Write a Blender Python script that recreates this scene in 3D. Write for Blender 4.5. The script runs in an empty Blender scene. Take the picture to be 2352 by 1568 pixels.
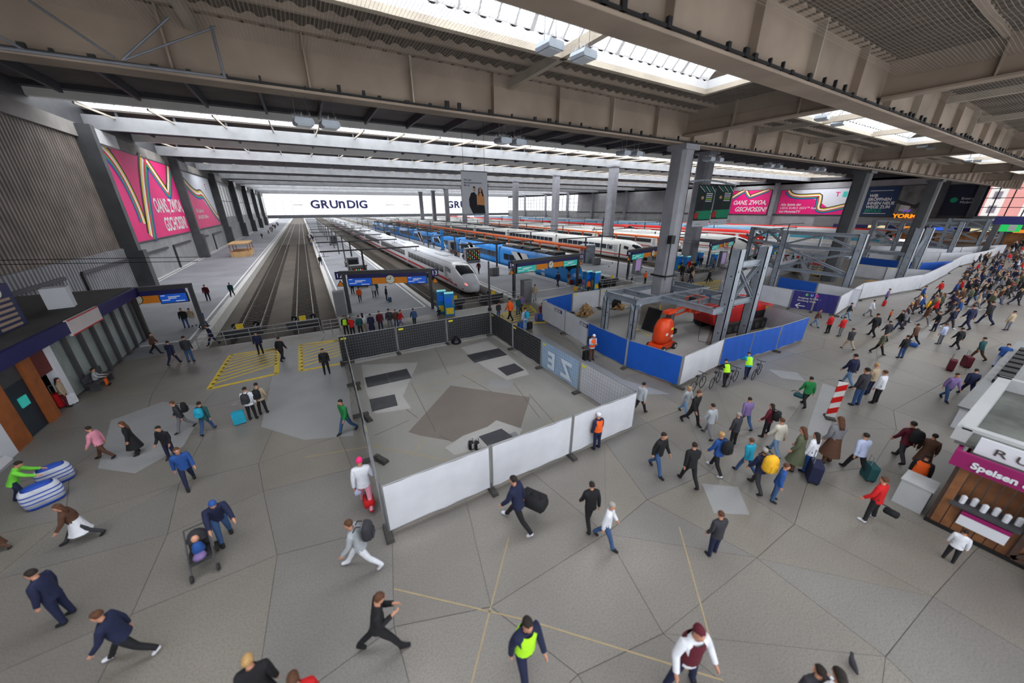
import bpy, bmesh, math, random
from mathutils import Vector, Matrix
random.seed(7)
S=bpy.context.scene; COL=S.collection; PI=math.pi
# ---------------------------------------------------------------- camera
RM=((0.865320547,0.185352486,-0.465687455),(-0.501213855,0.315841316,-0.805623321),(-0.002240947,0.930531418,0.366205214))
F=782.1; CH=9.5
cd=bpy.data.cameras.new('camera'); cam=bpy.data.objects.new('camera',cd); COL.objects.link(cam)
cd.sensor_width=36; cd.lens=F/2352*36; cd.clip_start=.1; cd.clip_end=2000
cd.dof.use_dof=True; cd.dof.focus_distance=34; cd.dof.aperture_fstop=.25
cam.matrix_world=Matrix([list(RM[0])+[0],list(RM[1])+[0],list(RM[2])+[CH],[0,0,0,1]])
S.camera=cam
def ray(px,py):
    d=((px-1176)/F,-(py-784)/F,-1.)
    return Vector([sum(RM[i][j]*d[j] for j in range(3)) for i in range(3)])
def G(px,py,z=0.):                 # a photograph pixel on the horizontal plane z
    r=ray(px,py); t=(z-CH)/r.z; return Vector((r.x*t,r.y*t,z))
def TOPZ(b,px,py):                 # height of a point of the photograph straight above floor point b
    r=ray(px,py); t=(b[0]*r.x+b[1]*r.y)/(r.x*r.x+r.y*r.y); return CH+r.z*t
# ---------------------------------------------------------------- world, lights, exposure
W=bpy.data.worlds.new('overcast'); S.world=W; W.use_nodes=True
W.node_tree.nodes['Background'].inputs[0].default_value=(.93,.965,1,1)
W.node_tree.nodes['Background'].inputs[1].default_value=2.3
S.view_settings.view_transform='Standard'; S.view_settings.look='None'; S.view_settings.gamma=1; S.view_settings.use_curve_mapping=False
S.view_settings.exposure=0.0
S.cycles.max_bounces=6; S.cycles.diffuse_bounces=4; S.cycles.glossy_bounces=2; S.cycles.transparent_max_bounces=12; S.cycles.transmission_bounces=2
S.cycles.use_denoising=True; S.cycles.sample_clamp_indirect=4; S.cycles.caustics_reflective=False; S.cycles.caustics_refractive=False
def skylamp(x0,x1,y0,y1,z,rad,rot=(0,0,0)):
    l=bpy.data.lights.new('sky_opening','AREA'); l.shape='RECTANGLE'; l.size=x1-x0; l.size_y=y1-y0
    l.color=(.94,.97,1); l.energy=rad*math.pi*(x1-x0)*(y1-y0)
    o=bpy.data.objects.new('skylight_daylight',l); o.location=((x0+x1)/2,(y0+y1)/2,z); o.rotation_euler=rot; COL.objects.link(o)
GY=[65+24*i for i in range(10)]; YE=292.; XL=-20.; XR=165.; ZR=18.2
for g in GY: skylamp(XL+2,XR-2,g-9.3,g-.5,21.6,7.2)
for a,b in ((-17.5,19.5),(29.5,52),(62,84),(94,116)):
    skylamp(a-.2,b+.2,8.8,13.6,17.6,8.0)
    skylamp(a-.2,b+.2,-1.8,3.0,17.6,4.6)
# daylight through the glazed end wall over the tracks; back wall left out behind the camera as an added opening for fill light
skylamp(XL,XR,0,13,13.0,3.0)
COL.objects[-1].location=((XL+XR)/2,YE+1.5,11.5); COL.objects[-1].rotation_euler=(-PI/2,0,0)
# ---------------------------------------------------------------- materials
def lin(c): c/=255.; return c/12.92 if c<=.04045 else ((c+.055)/1.055)**2.4
def rgb(c): return (lin(c[0]),lin(c[1]),lin(c[2]),1)
MC={}
def M(name,c=(128,128,128),rough=.6,var=.12,scale=3.,bump=0.,metal=0.,spec=.4,emit=0.,bscale=None,rnd=0.,trans=0.):
    if name in MC: return MC[name]
    m=bpy.data.materials.new(name); m.use_nodes=True; nt=m.node_tree; n=nt.nodes; b=n['Principled BSDF']
    b.inputs['Roughness'].default_value=rough; b.inputs['Metallic'].default_value=metal; b.inputs['Specular IOR Level'].default_value=spec
    b.inputs['Base Color'].default_value=rgb(c)
    if var>0:
        tc=n.new('ShaderNodeTexCoord'); no=n.new('ShaderNodeTexNoise'); no.inputs['Scale'].default_value=scale; no.inputs['Detail'].default_value=5
        mp=n.new('ShaderNodeMapRange'); mp.inputs[1].default_value=.3; mp.inputs[2].default_value=.7; mp.inputs[3].default_value=1-var; mp.inputs[4].default_value=1+var
        mx=n.new('ShaderNodeMix'); mx.data_type='RGBA'; mx.blend_type='MULTIPLY'; mx.inputs[0].default_value=1; mx.inputs[6].default_value=rgb(c)
        nt.links.new(tc.outputs['Object'],no.inputs['Vector']); nt.links.new(no.outputs['Fac'],mp.inputs[0]); nt.links.new(mp.outputs[0],mx.inputs[7])
        out=mx.outputs[2]
        if rnd>0:
            oi=n.new('ShaderNodeObjectInfo'); m2=n.new('ShaderNodeMapRange'); m2.inputs[3].default_value=1-rnd; m2.inputs[4].default_value=1+rnd
            m3=n.new('ShaderNodeMix'); m3.data_type='RGBA'; m3.blend_type='MULTIPLY'; m3.inputs[0].default_value=1
            nt.links.new(oi.outputs['Random'],m2.inputs[0]); nt.links.new(out,m3.inputs[6]); nt.links.new(m2.outputs[0],m3.inputs[7]); out=m3.outputs[2]
        nt.links.new(out,b.inputs['Base Color'])
        if bump>0:
            bu=n.new('ShaderNodeBump'); bu.inputs['Strength'].default_value=bump; n2=n.new('ShaderNodeTexNoise'); n2.inputs['Scale'].default_value=bscale or scale*4
            nt.links.new(tc.outputs['Object'],n2.inputs['Vector']); nt.links.new(n2.outputs['Fac'],bu.inputs['Height']); nt.links.new(bu.outputs[0],b.inputs['Normal'])
    if emit>0:
        b.inputs['Emission Color'].default_value=rgb(c); b.inputs['Emission Strength'].default_value=emit
    if trans>0:
        t=n.new('ShaderNodeBsdfTransparent'); ms=n.new('ShaderNodeMixShader'); ms.inputs[0].default_value=trans
        nt.links.new(b.outputs[0],ms.inputs[1]); nt.links.new(t.outputs[0],ms.inputs[2]); nt.links.new(ms.outputs[0],n['Material Output'].inputs[0])
    MC[name]=m; return m
def speckle(name,c1,c2,rough,scale,big=.35,rnd=.08,spec=.5):
    m=M(name,c1,rough,.1,big,0,0,spec,rnd=rnd); nt=m.node_tree; n=nt.nodes; b=n['Principled BSDF']
    base=b.inputs['Base Color'].links[0].from_socket
    tc=n.new('ShaderNodeTexCoord'); no=n.new('ShaderNodeTexNoise'); no.inputs['Scale'].default_value=scale; no.inputs['Detail'].default_value=3
    mp=n.new('ShaderNodeMapRange'); mp.inputs[1].default_value=.45; mp.inputs[2].default_value=.62; mp.inputs[3].default_value=0; mp.inputs[4].default_value=.45
    mx=n.new('ShaderNodeMix'); mx.data_type='RGBA'; mx.inputs[7].default_value=rgb(c2)
    # worn, scrubbed and stained areas of the stone itself
    st=n.new('ShaderNodeTexNoise'); st.inputs['Scale'].default_value=.16; st.inputs['Detail'].default_value=6
    sr=n.new('ShaderNodeMapRange'); sr.inputs[1].default_value=.35; sr.inputs[2].default_value=.65; sr.inputs[3].default_value=.84; sr.inputs[4].default_value=1.1
    mm=n.new('ShaderNodeMix'); mm.data_type='RGBA'; mm.blend_type='MULTIPLY'; mm.inputs[0].default_value=1
    L=nt.links.new
    ge=n.new('ShaderNodeNewGeometry')
    L(ge.outputs['Position'],no.inputs['Vector']); L(ge.outputs['Position'],st.inputs['Vector']); L(no.outputs['Fac'],mp.inputs[0]); L(mp.outputs[0],mx.inputs[0]); L(base,mx.inputs[6])
    L(st.outputs['Fac'],sr.inputs[0]); L(mx.outputs[2],mm.inputs[6]); L(sr.outputs[0],mm.inputs[7]); L(mm.outputs[2],b.inputs['Base Color'])
    return m
def ribbed(name,c,axis,freq,rough=.7,var=.2,depth=.35,dark=.7):     # corrugated sheet: ridges by wave bump, colour darker in the grooves
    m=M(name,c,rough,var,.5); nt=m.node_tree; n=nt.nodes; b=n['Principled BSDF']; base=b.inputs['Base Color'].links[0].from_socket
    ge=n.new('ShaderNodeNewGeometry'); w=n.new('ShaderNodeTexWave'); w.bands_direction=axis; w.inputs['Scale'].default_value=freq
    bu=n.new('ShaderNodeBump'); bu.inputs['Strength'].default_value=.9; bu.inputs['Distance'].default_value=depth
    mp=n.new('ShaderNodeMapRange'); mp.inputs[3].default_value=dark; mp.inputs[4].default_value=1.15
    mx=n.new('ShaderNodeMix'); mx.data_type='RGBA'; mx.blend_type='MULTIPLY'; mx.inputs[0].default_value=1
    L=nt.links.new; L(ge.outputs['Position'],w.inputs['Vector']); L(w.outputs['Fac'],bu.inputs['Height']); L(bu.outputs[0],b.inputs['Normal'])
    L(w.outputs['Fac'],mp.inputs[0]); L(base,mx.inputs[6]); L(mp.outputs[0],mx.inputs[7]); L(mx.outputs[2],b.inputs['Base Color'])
    return m
# ---------------------------------------------------------------- mesh collector
class MB:
    def __init__(s): s.v=[]; s.f=[]; s.mi=[]; s.m=0
    def add(s,vs,fs,m=None):
        o=len(s.v); s.v+=[tuple(v) for v in vs]; s.f+=[tuple(i+o for i in f) for f in fs]; s.mi+=[s.m if m is None else m]*len(fs); return s
    def box(s,x0,x1,y0,y1,z0,z1,m=None):
        if x0>x1:x0,x1=x1,x0
        if y0>y1:y0,y1=y1,y0
        if z0>z1:z0,z1=z1,z0
        return s.add([(x0,y0,z0),(x1,y0,z0),(x1,y1,z0),(x0,y1,z0),(x0,y0,z1),(x1,y0,z1),(x1,y1,z1),(x0,y1,z1)],
            [(0,3,2,1),(4,5,6,7),(0,1,5,4),(1,2,6,5),(2,3,7,6),(3,0,4,7)],m)
    def frame(s,a,b):
        a=Vector(a);b=Vector(b);d=(b-a).normalized(); u=Vector((0,0,1)) if abs(d.z)<.95 else Vector((0,1,0))
        sd=d.cross(u).normalized(); up=sd.cross(d).normalized(); return a,b,d,sd,up
    def bar(s,a,b,w=.1,h=None,m=None):
        h=w if h is None else h; a,b,d,sd,up=s.frame(a,b); sd=sd*(w/2); up=up*(h/2)
        vs=[a-sd-up,a+sd-up,a+sd+up,a-sd+up,b-sd-up,b+sd-up,b+sd+up,b-sd+up]
        return s.add(vs,[(0,1,2,3),(7,6,5,4),(0,4,5,1),(1,5,6,2),(2,6,7,3),(3,7,4,0)],m)
    def ibeam(s,a,b,w=.2,h=.3,t=.03,m=None):
        a,b,d,sd,up=s.frame(a,b)
        s.bar(a+up*(h/2-t/2),b+up*(h/2-t/2),w,t,m); s.bar(a-up*(h/2-t/2),b-up*(h/2-t/2),w,t,m); s.bar(a,b,t,h-2*t,m); return s
    def tube(s,a,b,r=.05,r2=None,n=8,m=None,caps=True):
        r2=r if r2 is None else r2; a,b,d,sd,up=s.frame(a,b); vs=[]
        for p,q in ((a,r),(b,r2)):
            for i in range(n):
                t=2*PI*i/n; vs.append(p+sd*(q*math.cos(t))+up*(q*math.sin(t)))
        fs=[(i,i+n,(i+1)%n+n,(i+1)%n) for i in range(n)]
        if caps: fs+=[tuple(range(n)),tuple(range(2*n-1,n-1,-1))]
        return s.add(vs,fs,m)
    def path(s,pts,r=.03,n=6,m=None):
        for a,b in zip(pts,pts[1:]): s.tube(a,b,r,n=n,m=m)
        return s
    def prism(s,poly,z0,z1,m=None):         # poly: list of (x,y)
        n=len(poly); vs=[(x,y,z0) for x,y in poly]+[(x,y,z1) for x,y in poly]
        A=sum(poly[i][0]*poly[(i+1)%n][1]-poly[(i+1)%n][0]*poly[i][1] for i in range(n))
        fs=[tuple(range(n-1,-1,-1)),tuple(range(n,2*n))]+[(i,(i+1)%n,(i+1)%n+n,i+n) for i in range(n)]
        if A<0: fs=[tuple(reversed(f)) for f in fs]
        return s.add(vs,fs,m)
    def prof(s,poly,x0,x1,axis='x',m=None):  # profile (y,z) swept along x, or (x,z) swept along y
        n=len(poly)
        P=(lambda t,p:(t,p[0],p[1])) if axis=='x' else (lambda t,p:(p[0],t,p[1]))
        vs=[P(x0,p) for p in poly]+[P(x1,p) for p in poly]
        fs=[tuple(range(n)),tuple(range(2*n-1,n-1,-1))]+[(i,i+n,(i+1)%n+n,(i+1)%n) for i in range(n)]
        return s.add(vs,fs,m)
    def lathe(s,prof,c=(0,0,0),n=12,m=None):
        vs=[];fs=[]
        for r,z in prof:
            for i in range(n): t=2*PI*i/n; vs.append((c[0]+r*math.cos(t),c[1]+r*math.sin(t),c[2]+z))
        for k in range(len(prof)-1):
            for i in range(n): j=(i+1)%n; fs.append((k*n+i,k*n+j,(k+1)*n+j,(k+1)*n+i))
        fs+=[tuple(range(n-1,-1,-1)),tuple(range((len(prof)-1)*n,len(prof)*n))]
        return s.add(vs,fs,m)
    def loft(s,rings,m=None,caps=True):
        n=len(rings[0]); vs=[p for r in rings for p in r]; fs=[]
        for k in range(len(rings)-1):
            for i in range(n): j=(i+1)%n; fs.append((k*n+i,k*n+j,(k+1)*n+j,(k+1)*n+i))
        if caps: fs+=[tuple(range(n-1,-1,-1)),tuple(range((len(rings)-1)*n,len(rings)*n))]
        return s.add(vs,fs,m)
    def build(s,name,mat,parent=None,smooth=False,**k):
        me=bpy.data.meshes.new(name); me.from_pydata(s.v,[],s.f); 
        for mm in (mat if isinstance(mat,(list,tuple)) else [mat]): me.materials.append(mm)
        if isinstance(mat,(list,tuple)): me.polygons.foreach_set('material_index',s.mi)
        if smooth: me.polygons.foreach_set('use_smooth',[True]*len(s.f))
        bm=bmesh.new(); bm.from_mesh(me); bmesh.ops.recalc_face_normals(bm,faces=bm.faces); bm.to_mesh(me); bm.free()
        o=bpy.data.objects.new(name,me); COL.objects.link(o)
        if parent: o.parent=parent
        tag(o,**k); return o
def tag(o,label=None,cat=None,group=None,kind=None):
    if label:o['label']=label
    if cat:o['category']=cat
    if group:o['group']=group
    if kind:o['kind']=kind
    return o
def thing(name,label,cat,loc=(0,0,0),rz=0,group=None,kind=None):
    o=bpy.data.objects.new(name,None); COL.objects.link(o); o.location=loc; o.rotation_euler=(0,0,rz); o.empty_display_size=.2
    return tag(o,label,cat,group,kind)
KIDS={}
def dup(root,loc,rz=0,label=None,group=None,scale=None):
    def cp(o,par):
        c=o.copy(); COL.objects.link(c)
        if par: c.parent=par
        for ch in o.children: cp(ch,c)
        return c
    r=cp(root,None); r.location=loc; r.rotation_euler=(0,0,rz)
    if scale: r.scale=scale
    if label:r['label']=label
    if group:r['group']=group
    return r
def text(name,s,mat,loc,size,X=(1,0,0),U=(0,0,1),parent=None,depth=.01,align='LEFT',shear=0,bold=0.,sx=1.,**k):
    cu=bpy.data.curves.new(name,'FONT'); cu.body=s; cu.size=size; cu.extrude=depth; cu.align_x=align; cu.shear=shear; cu.offset=bold; cu.resolution_u=3
    t=bpy.data.objects.new(name+'_tmp',cu); COL.objects.link(t)
    dg=bpy.context.evaluated_depsgraph_get(); me=bpy.data.meshes.new_from_object(t.evaluated_get(dg)); bpy.data.objects.remove(t)
    X=Vector(X).normalized();U=Vector(U).normalized();N=X.cross(U)
    mt=Matrix(((X.x*sx,U.x,N.x,loc[0]),(X.y*sx,U.y,N.y,loc[1]),(X.z*sx,U.z,N.z,loc[2]),(0,0,0,1)))
    me.transform(mt); me.name=name; me.materials.clear(); me.materials.append(mat)
    o=bpy.data.objects.new(name,me); COL.objects.link(o)
    if parent:o.parent=parent
    return tag(o,**k)
# ================================================================ materials in use
m_glassT=M('wired_glass',(240,243,246),.4,0,trans=.4); _n=m_glassT.node_tree; _t=_n.nodes.new('ShaderNodeBsdfTranslucent'); _t.inputs[0].default_value=(.9,.92,.95,1); _ms=_n.nodes['Mix Shader']; _n.links.new(_t.outputs[0],_ms.inputs[1])
m_floor=speckle('terrazzo',(124,119,113),(88,84,79),.42,26,rnd=.05)
m_conc=speckle('fresh_concrete',(170,168,165),(150,148,144),.7,14,rnd=.03)
m_asph=speckle('platform_asphalt',(138,139,145),(116,117,122),.75,20,rnd=.0)
m_edge=M('platform_edge_stone',(196,194,190),.7,.1,2)
m_pit=speckle('ballast',(92,84,76),(50,46,42),.95,9,rnd=0)
m_rail=M('rail_steel',(120,112,104),.35,.2,3,metal=.7)
m_sleeper=M('sleeper',(74,68,62),.9,.2,4)
m_white=M('white_paint',(222,222,220),.6,.08,5)
m_yel=M('yellow_paint',(228,196,48),.6,.15,4)
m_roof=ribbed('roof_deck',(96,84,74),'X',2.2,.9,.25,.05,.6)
m_roofh=M('hall_roof_underside',(88,82,78),.9,.2,.4)
m_gird=M('dusty_girder_paint',(148,132,118),.7,.22,.45,bump=.05)
m_girdg=M('grey_girder_paint',(136,137,140),.6,.14,.6)
m_dark=M('dark_grey_steel',(66,66,70),.55,.15,1.2)
m_col=M('column_paint',(134,134,141),.55,.16,.8)
m_colw=M('wall_column_paint',(74,75,78),.6,.2,.6)
m_cream=M('cream_bar_paint',(168,158,144),.7,.15,.8)
m_net=M('netted_curb',(190,190,192),.8,.1,1)
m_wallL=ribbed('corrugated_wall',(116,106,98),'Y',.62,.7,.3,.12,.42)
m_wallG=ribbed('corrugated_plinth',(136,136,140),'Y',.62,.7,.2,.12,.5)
m_wall=M('grey_wall_panel',(150,150,152),.75,.14,.35)
m_galv=M('galvanised_steel',(150,158,168),.42,.14,1.5,metal=.35)
m_galvd=M('fence_tube',(150,152,156),.4,.1,2,metal=.5)
m_glass=M('skylight_glass',(235,240,245),.25,0,trans=.8)
m_black=M('black',(22,22,24),.6,.1,4)
# ================================================================ floor and platforms (setting)
def struct(name,mb,mat,parent=None,**k): return mb.build(name,mat,parent,kind='structure' if parent is None else None,**k)
PL=[(XL+.1,-8.4),(1.1,10.2),(18.7,29.3),(37.2,49.6),(60.5,72.5),(80,85),(93.5,104.5),(116,127),(138,146)]
fl=MB(); fl.box(XL,XR,-7,31,-1.2,-.02)
floor=struct('floor',fl,M('floor_joint',(98,94,88),.8,.1,3))
pm=MB()
pm.box(XL,XR,31,470,-1.3,-.9)
struct('track_bed',pm,m_pit)
for a,b in PL:
    q=MB(); q.box(a+.5,b-.5,31,470,-.9,0.0)
    o=struct('platform',q,m_asph)
    e=MB(); 
    for x0,x1 in ((a,a+.52),(b-.52,b)): e.box(x0,x1,31,470,-.95,.01)
    e.build('platform_edge',m_edge,o)
    w=MB()
    for x0 in (a+.85,b-1.0): w.box(x0,x0+.16,34,300,.0,.008)
    w.box(a+.85,b-.84,33.85,34.0,.0,.008)
    w.build('white_line',m_white,o)
# irregular terrazzo slabs, each a piece of the floor, with recessed joints
random.seed(3)
NX,NY=20,11; X0,Y0,DX,DY=-12.2,-3.6,3.05,3.12
P=[[None]*(NY+1) for _ in range(NX+1)]
for i in range(NX+1):
    for j in range(NY+1):
        P[i][j]=(X0+i*DX+random.uniform(-.75,.75)*(0<i<NX),Y0+j*DY+random.uniform(-.7,.7)*(0<j<NY))
def shrink(poly,g=.007):
    cx=sum(p[0] for p in poly)/len(poly); cy=sum(p[1] for p in poly)/len(poly); out=[]
    for x,y in poly:
        d=math.hypot(x-cx,y-cy); k=max(0,(d-g*1.5)/d); out.append((cx+(x-cx)*k,cy+(y-cy)*k))
    return out
m_pale=speckle('pale_slab',(144,144,145),(128,128,129),.5,20,rnd=.03)
m_beige=speckle('beige_slab',(126,120,112),(94,89,82),.42,24,rnd=.04)
m_greyslab=speckle('grey_slab',(121,118,114),(90,87,83),.42,24,rnd=.04)
def slab(poly,m=None):
    q=MB(); q.prism(shrink(poly),-.019,0); q.build('slab',m or random.choice((m_floor,m_floor,m_beige,m_greyslab)),floor)
for i in range(NX):
    for j in range(NY):
        a,b,c,d=P[i][j],P[i+1][j],P[i+1][j+1],P[i][j+1]
        r=random.random()
        if r<.1: slab((a,b,c)); slab((a,c,d))
        elif r<.18: slab((a,b,d)); slab((b,c,d))
        else: slab((a,b,c,d))
q=MB(); q.box(48.8,XR,-7,31,-.02,0); q.box(XL,-12.21,-7,31,-.02,0); q.box(-12.2,48.8,-7,-3.61,-.02,0); q.box(-12.2,48.8,30.73,31,-.02,0); q.build('far_paving',m_floor,floor)
# pale repair patches and brass joint strips let into the floor (photograph: pale polygons, thin ochre lines)
def poly_px(pts,name,mat,z=.004,t=.004,parent=floor):
    q=MB(); q.prism([tuple(G(*p)[:2]) for p in pts],z-t,z); return q.build(name,mat,parent)
for pts in ([(255,965),(375,922),(475,935),(420,1025),(310,1087),(225,1075)],[(1612,1110),(1695,1118),(1722,1182),(1640,1178)],
            [(1765,848),(1830,855),(1850,875),(1795,868)],[(640,800),(780,785),(800,880),(812,1000),(700,1010),(600,980)],
            [(1890,880),(1935,895),(1900,1000),(1850,1000)]): poly_px(pts,'pale_patch',m_pale,.003)
m_brass=M('ochre_joint',(160,142,108),.6,.1,3)
def strip_px(a,b,w=.035,mat=m_brass,name='joint_strip',z=.0062,parent=floor):
    a=G(*a);b=G(*b); d=(b-a); n=Vector((-d.y,d.x,0)).normalized()*w/2; q=MB()
    q.prism([tuple((a-n)[:2]),tuple((b-n)[:2]),tuple((b+n)[:2]),tuple((a+n)[:2])],z-.004,z); return q.build(name,mat,parent)
for a,b in (((905,1352),(1225,1428)),((1225,1428),(1660,1562)),((1168,1235),(1118,1430)),((1118,1430),(1075,1600)),((858,1024),(1030,1058)),
            ((930,895),(1120,852)),((960,893),(1018,900)),((1095,853),(1072,885)),((948,1045),(975,1010)),((700,1050),(880,1020)),((1290,950),(1250,978)),((1560,1210),(1640,1500))): strip_px(a,b)
# yellow hatched keep-clear boxes on the floor
def hatch(c,n,diag=1):
    th=thing('hatched_floor_marking',*c[4:]); A,B,C,D=[G(*p) for p in c[:4]]; q=MB()   # corners in order
    def seg(p,r,w):
        d=r-p; nn=Vector((-d.y,d.x,0)).normalized()*w/2; q.prism([tuple((p-nn)[:2]),tuple((r-nn)[:2]),tuple((r+nn)[:2]),tuple((p+nn)[:2])],.002,.007)
    for p,r in ((A,B),(B,C),(C,D),(D,A)): seg(p,r,.26)
    o=q.build('border_line',m_yel,th)
    for k in range(1,n):
        t=k/n; q=MB(); p=A.lerp(D,t) ; r=B.lerp(C,min(1,t+.25*diag)) if diag else B.lerp(C,t)
        seg(p,r,.15); q.build('stripe',m_yel,th)
hatch([(480,893),(636,858),(636,800),(530,815),'yellow hatched box painted on the floor before the left-hand buffer stops','floor marking'],9)
hatch([(691,851),(800,832),(790,778),(690,792),'yellow hatched box painted on the floor left of the fenced pen','floor marking'],8)
hatch([(1165,745),(1255,740),(1215,700),(1150,722),'yellow hatched box painted on the floor beside the white fence with blue company lettering','floor marking'],7)
hatch([(1600,670),(1690,655),(1680,640),(1560,655),'yellow hatched box painted on the floor by the blue ticket machines at the far tracks','floor marking'],7)
# ================================================================ head hall: girders, ceiling, lanterns
ZB=13.6
def web_girder(y,x0,x1,name='girder'):
    t=thing(name,None,None,kind='structure')
    q=MB(); q.box(x0,x1,y-.03,y+.03,ZB+.1,15.6); q.build('web',m_gird,t)
    q=MB(); q.box(x0,x1,y-.42,y+.42,ZB,ZB+.09); q.box(x0,x1,y-.35,y+.35,15.55,15.65); q.build('flange',m_gird,t)
    x=x0+1.2
    while x<x1:
        q=MB(); q.box(x-.03,x+.03,y-.33,y+.33,ZB+.09,15.55); q.build('stiffener',m_cream if int((x-x0)/4)%3==0 else m_gird,t); x+=4.0
    return t
web_girder(7.9,XL,XR); web_girder(17.9,XL,XR)
web_girder(-3.2,XL,XR)
for x in (24.5,56,88,120,-12):
    t=thing('girder',None,None,kind='structure')
    for y0,y1 in ((-6,-3.3),(-3.1,7.8),(8.0,17.8)):
        q=MB(); q.box(x-.03,x+.03,y0,y1,14.2,15.6); q.build('web',m_gird,t)
        q=MB(); q.box(x-.3,x+.3,y0,y1,14.1,14.19); q.build('flange',m_gird,t)
    for y in (1,4.5,11,14.5): q=MB(); q.box(x-.28,x+.28,y-.03,y+.03,14.19,15.6); q.build('stiffener',m_gird,t)
LX=((-17.5,19.5),(29.5,52),(62,84),(94,116)); LY=((9.0,13.4),(-1.6,2.8))
c=MB(); ZC=15.64
for y0,y1 in ((-7,-1.6),(2.8,9.0),(13.4,18.4)): c.box(XL,XR,y0,y1,ZC,ZC+.25)
xs=[XL]+[v for ab in LX for v in ab]+[XR]
for y0,y1 in LY:
    for i in range(0,len(xs),2): c.box(xs[i],xs[i+1],y0,y1,ZC,ZC+.25)
struct('ceiling',c,m_roof)
c=MB()                       # corrugation as real ribs under the deck
for y0,y1 in ((2.8,9.0),(13.4,18.0)):
    x=XL
    while x<60: c.prof([(x,ZC),(x+.16,ZC-.1),(x+.3,ZC-.1),(x+.46,ZC)],y0,y1,'y'); x+=.6
c.build('deck_rib',m_roof,bpy.data.objects['ceiling'],kind='stuff')
c=MB()
for x in (-2,10.2,33.5,43,66,76):            # cross beams under the deck, and purlins along the hall
    for y0,y1 in ((8.0,17.8),(-3.1,7.8)): c.box(x-.13,x+.13,y0,y1,15.0,15.35)
c.build('cross_beam',m_cream,bpy.data.objects['ceiling'])
c=MB()
for y in (4.6,15.8,17.2): c.box(XL,XR,y-.08,y+.08,15.4,15.65)
c.build('purlin',m_gird,bpy.data.objects['ceiling'])
for k,(x0,x1) in enumerate(LX):
    for (y0,y1) in LY:
        t=thing('skylight_lantern',None,None,kind='structure')
        q=MB()
        for a,b,cc,d in ((x0-.25,x1+.25,y0-.25,y0),(x0-.25,x1+.25,y1,y1+.25),(x0-.25,x0,y0,y1),(x1,x1+.25,y0,y1)): q.box(a,b,cc,d,15.0,15.22)
        q.build('curb_beam',m_cream,t)
        q=MB()
        for a,b,cc,d in ((x0,x1,y0-.06,y0),(x0,x1,y1,y1+.06),(x0-.06,x0,y0,y1),(x1,x1+.06,y0,y1)): q.box(a,b,cc,d,15.22,15.6)
        q.build('curb',m_net,t)
        ym=(y0+y1)/2; q=MB(); ZT=17.2                     # glazed sides lean inwards to a ridge light
        q.add([(x0,y1,15.6),(x1,y1,15.6),(x1,y1-1.6,ZT),(x0,y1-1.6,ZT)],[(0,1,2,3)])
        q.add([(x0,y0,15.6),(x1,y0,15.6),(x1,y0+1.6,ZT),(x0,y0+1.6,ZT)],[(0,1,2,3)])
        q.add([(x1,y0,15.6),(x1,y1,15.6),(x1,y1-1.6,ZT),(x1,y0+1.6,ZT)],[(0,1,2,3)])
        q.add([(x0,y0,15.6),(x0,y1,15.6),(x0,y1-1.6,ZT),(x0,y0+1.6,ZT)],[(0,1,2,3)])
        q.build('side_glazing',m_glassT,t); q=MB()
        q.add([(x0,y0+1.6,ZT),(x1,y0+1.6,ZT),(x1,y1-1.6,ZT),(x0,y1-1.6,ZT)],[(0,1,2,3)])
        q.build('glazing',m_glass,t)
        n=int((x1-x0)/.72)
        for i in range(n+1):
            x=x0+(x1-x0)*i/n; w=.07 if i%6 else .16
            q=MB(); q.bar((x,y1,15.6),(x,y1-1.6,ZT),w,.05); q.bar((x,y1-1.6,ZT),(x,y0+1.6,ZT),w,.05)
            if k==0: q.bar((x,y0,15.6),(x,y0+1.6,ZT),w,.05)
            q.build('glazing_bar',m_net,t)
# diagonal rod bracing in front of the first girder at upper left
def PY(px,py,y): r=ray(px,py); t=y/r.y; return Vector((r.x*t,y,CH+r.z*t))
t=thing('rod_bracing','steel rod truss of thin grey pipes under the ceiling at upper left','bracing')
m_pipe=M('grey_pipe',(104,106,112),.5,.1,3,metal=.3)
for a,b,r in (((0,110),(520,178),.045),((64,0),(262,132),.035),((280,138),(445,-12),.035),((284,138),(500,60),.03),((466,-12),(516,178),.045),((-40,60),(60,118),.035)):
    q=MB(); A_,B_=PY(*a,16.7),PY(*b,16.7)
    if B_.z>14.9: B_=A_+(B_-A_)*((14.9-A_.z)/(B_.z-A_.z))
    if A_.z>14.9: A_=B_+(A_-B_)*((14.9-B_.z)/(A_.z-B_.z))
    q.tube(A_,B_,r); q.build('rod',m_pipe,t)
# electric lamps hanging in pairs with bird spikes
m_spike=M('bird_spike',(170,170,175),.4,0,metal=.5)
def lamp(loc,drop,label):
    t=thing('hanging_lamp',label,'lamp',loc,.12,'twin floodlights hanging under the roof')
    q=MB(); q.prof([(-.32,-.1),(.32,-.1),(.36,0),(.3,.13),(-.3,.13),(-.36,0)],-.34,.34,'y'); q.build('housing',m_galv,t)
    q=MB(); q.box(-.26,.26,-.28,.28,-.13,-.1); q.build('lens',M('lamp_glass',(200,205,210),.2,0),t)
    q=MB(); random.seed(5)
    for i in range(60):
        x=random.uniform(-.33,.33);y=random.uniform(-.33,.33); q.tube((x,y,.12),(x+random.uniform(-.1,.1),y+random.uniform(-.1,.1),.3),.006,.003,3,caps=False)
    q.build('bird_spikes',m_spike,t)
    for sx in (-.26,.26): q=MB(); q.tube((sx,0,.12),(sx*.8,0,drop),.012,n=4); q.build('suspension_cable',m_dark,t)
    return t
LL=[((8.15,11.6),14.1,2.2,'left'),((9.75,11.6),14.1,2.2,'right')]
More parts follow.
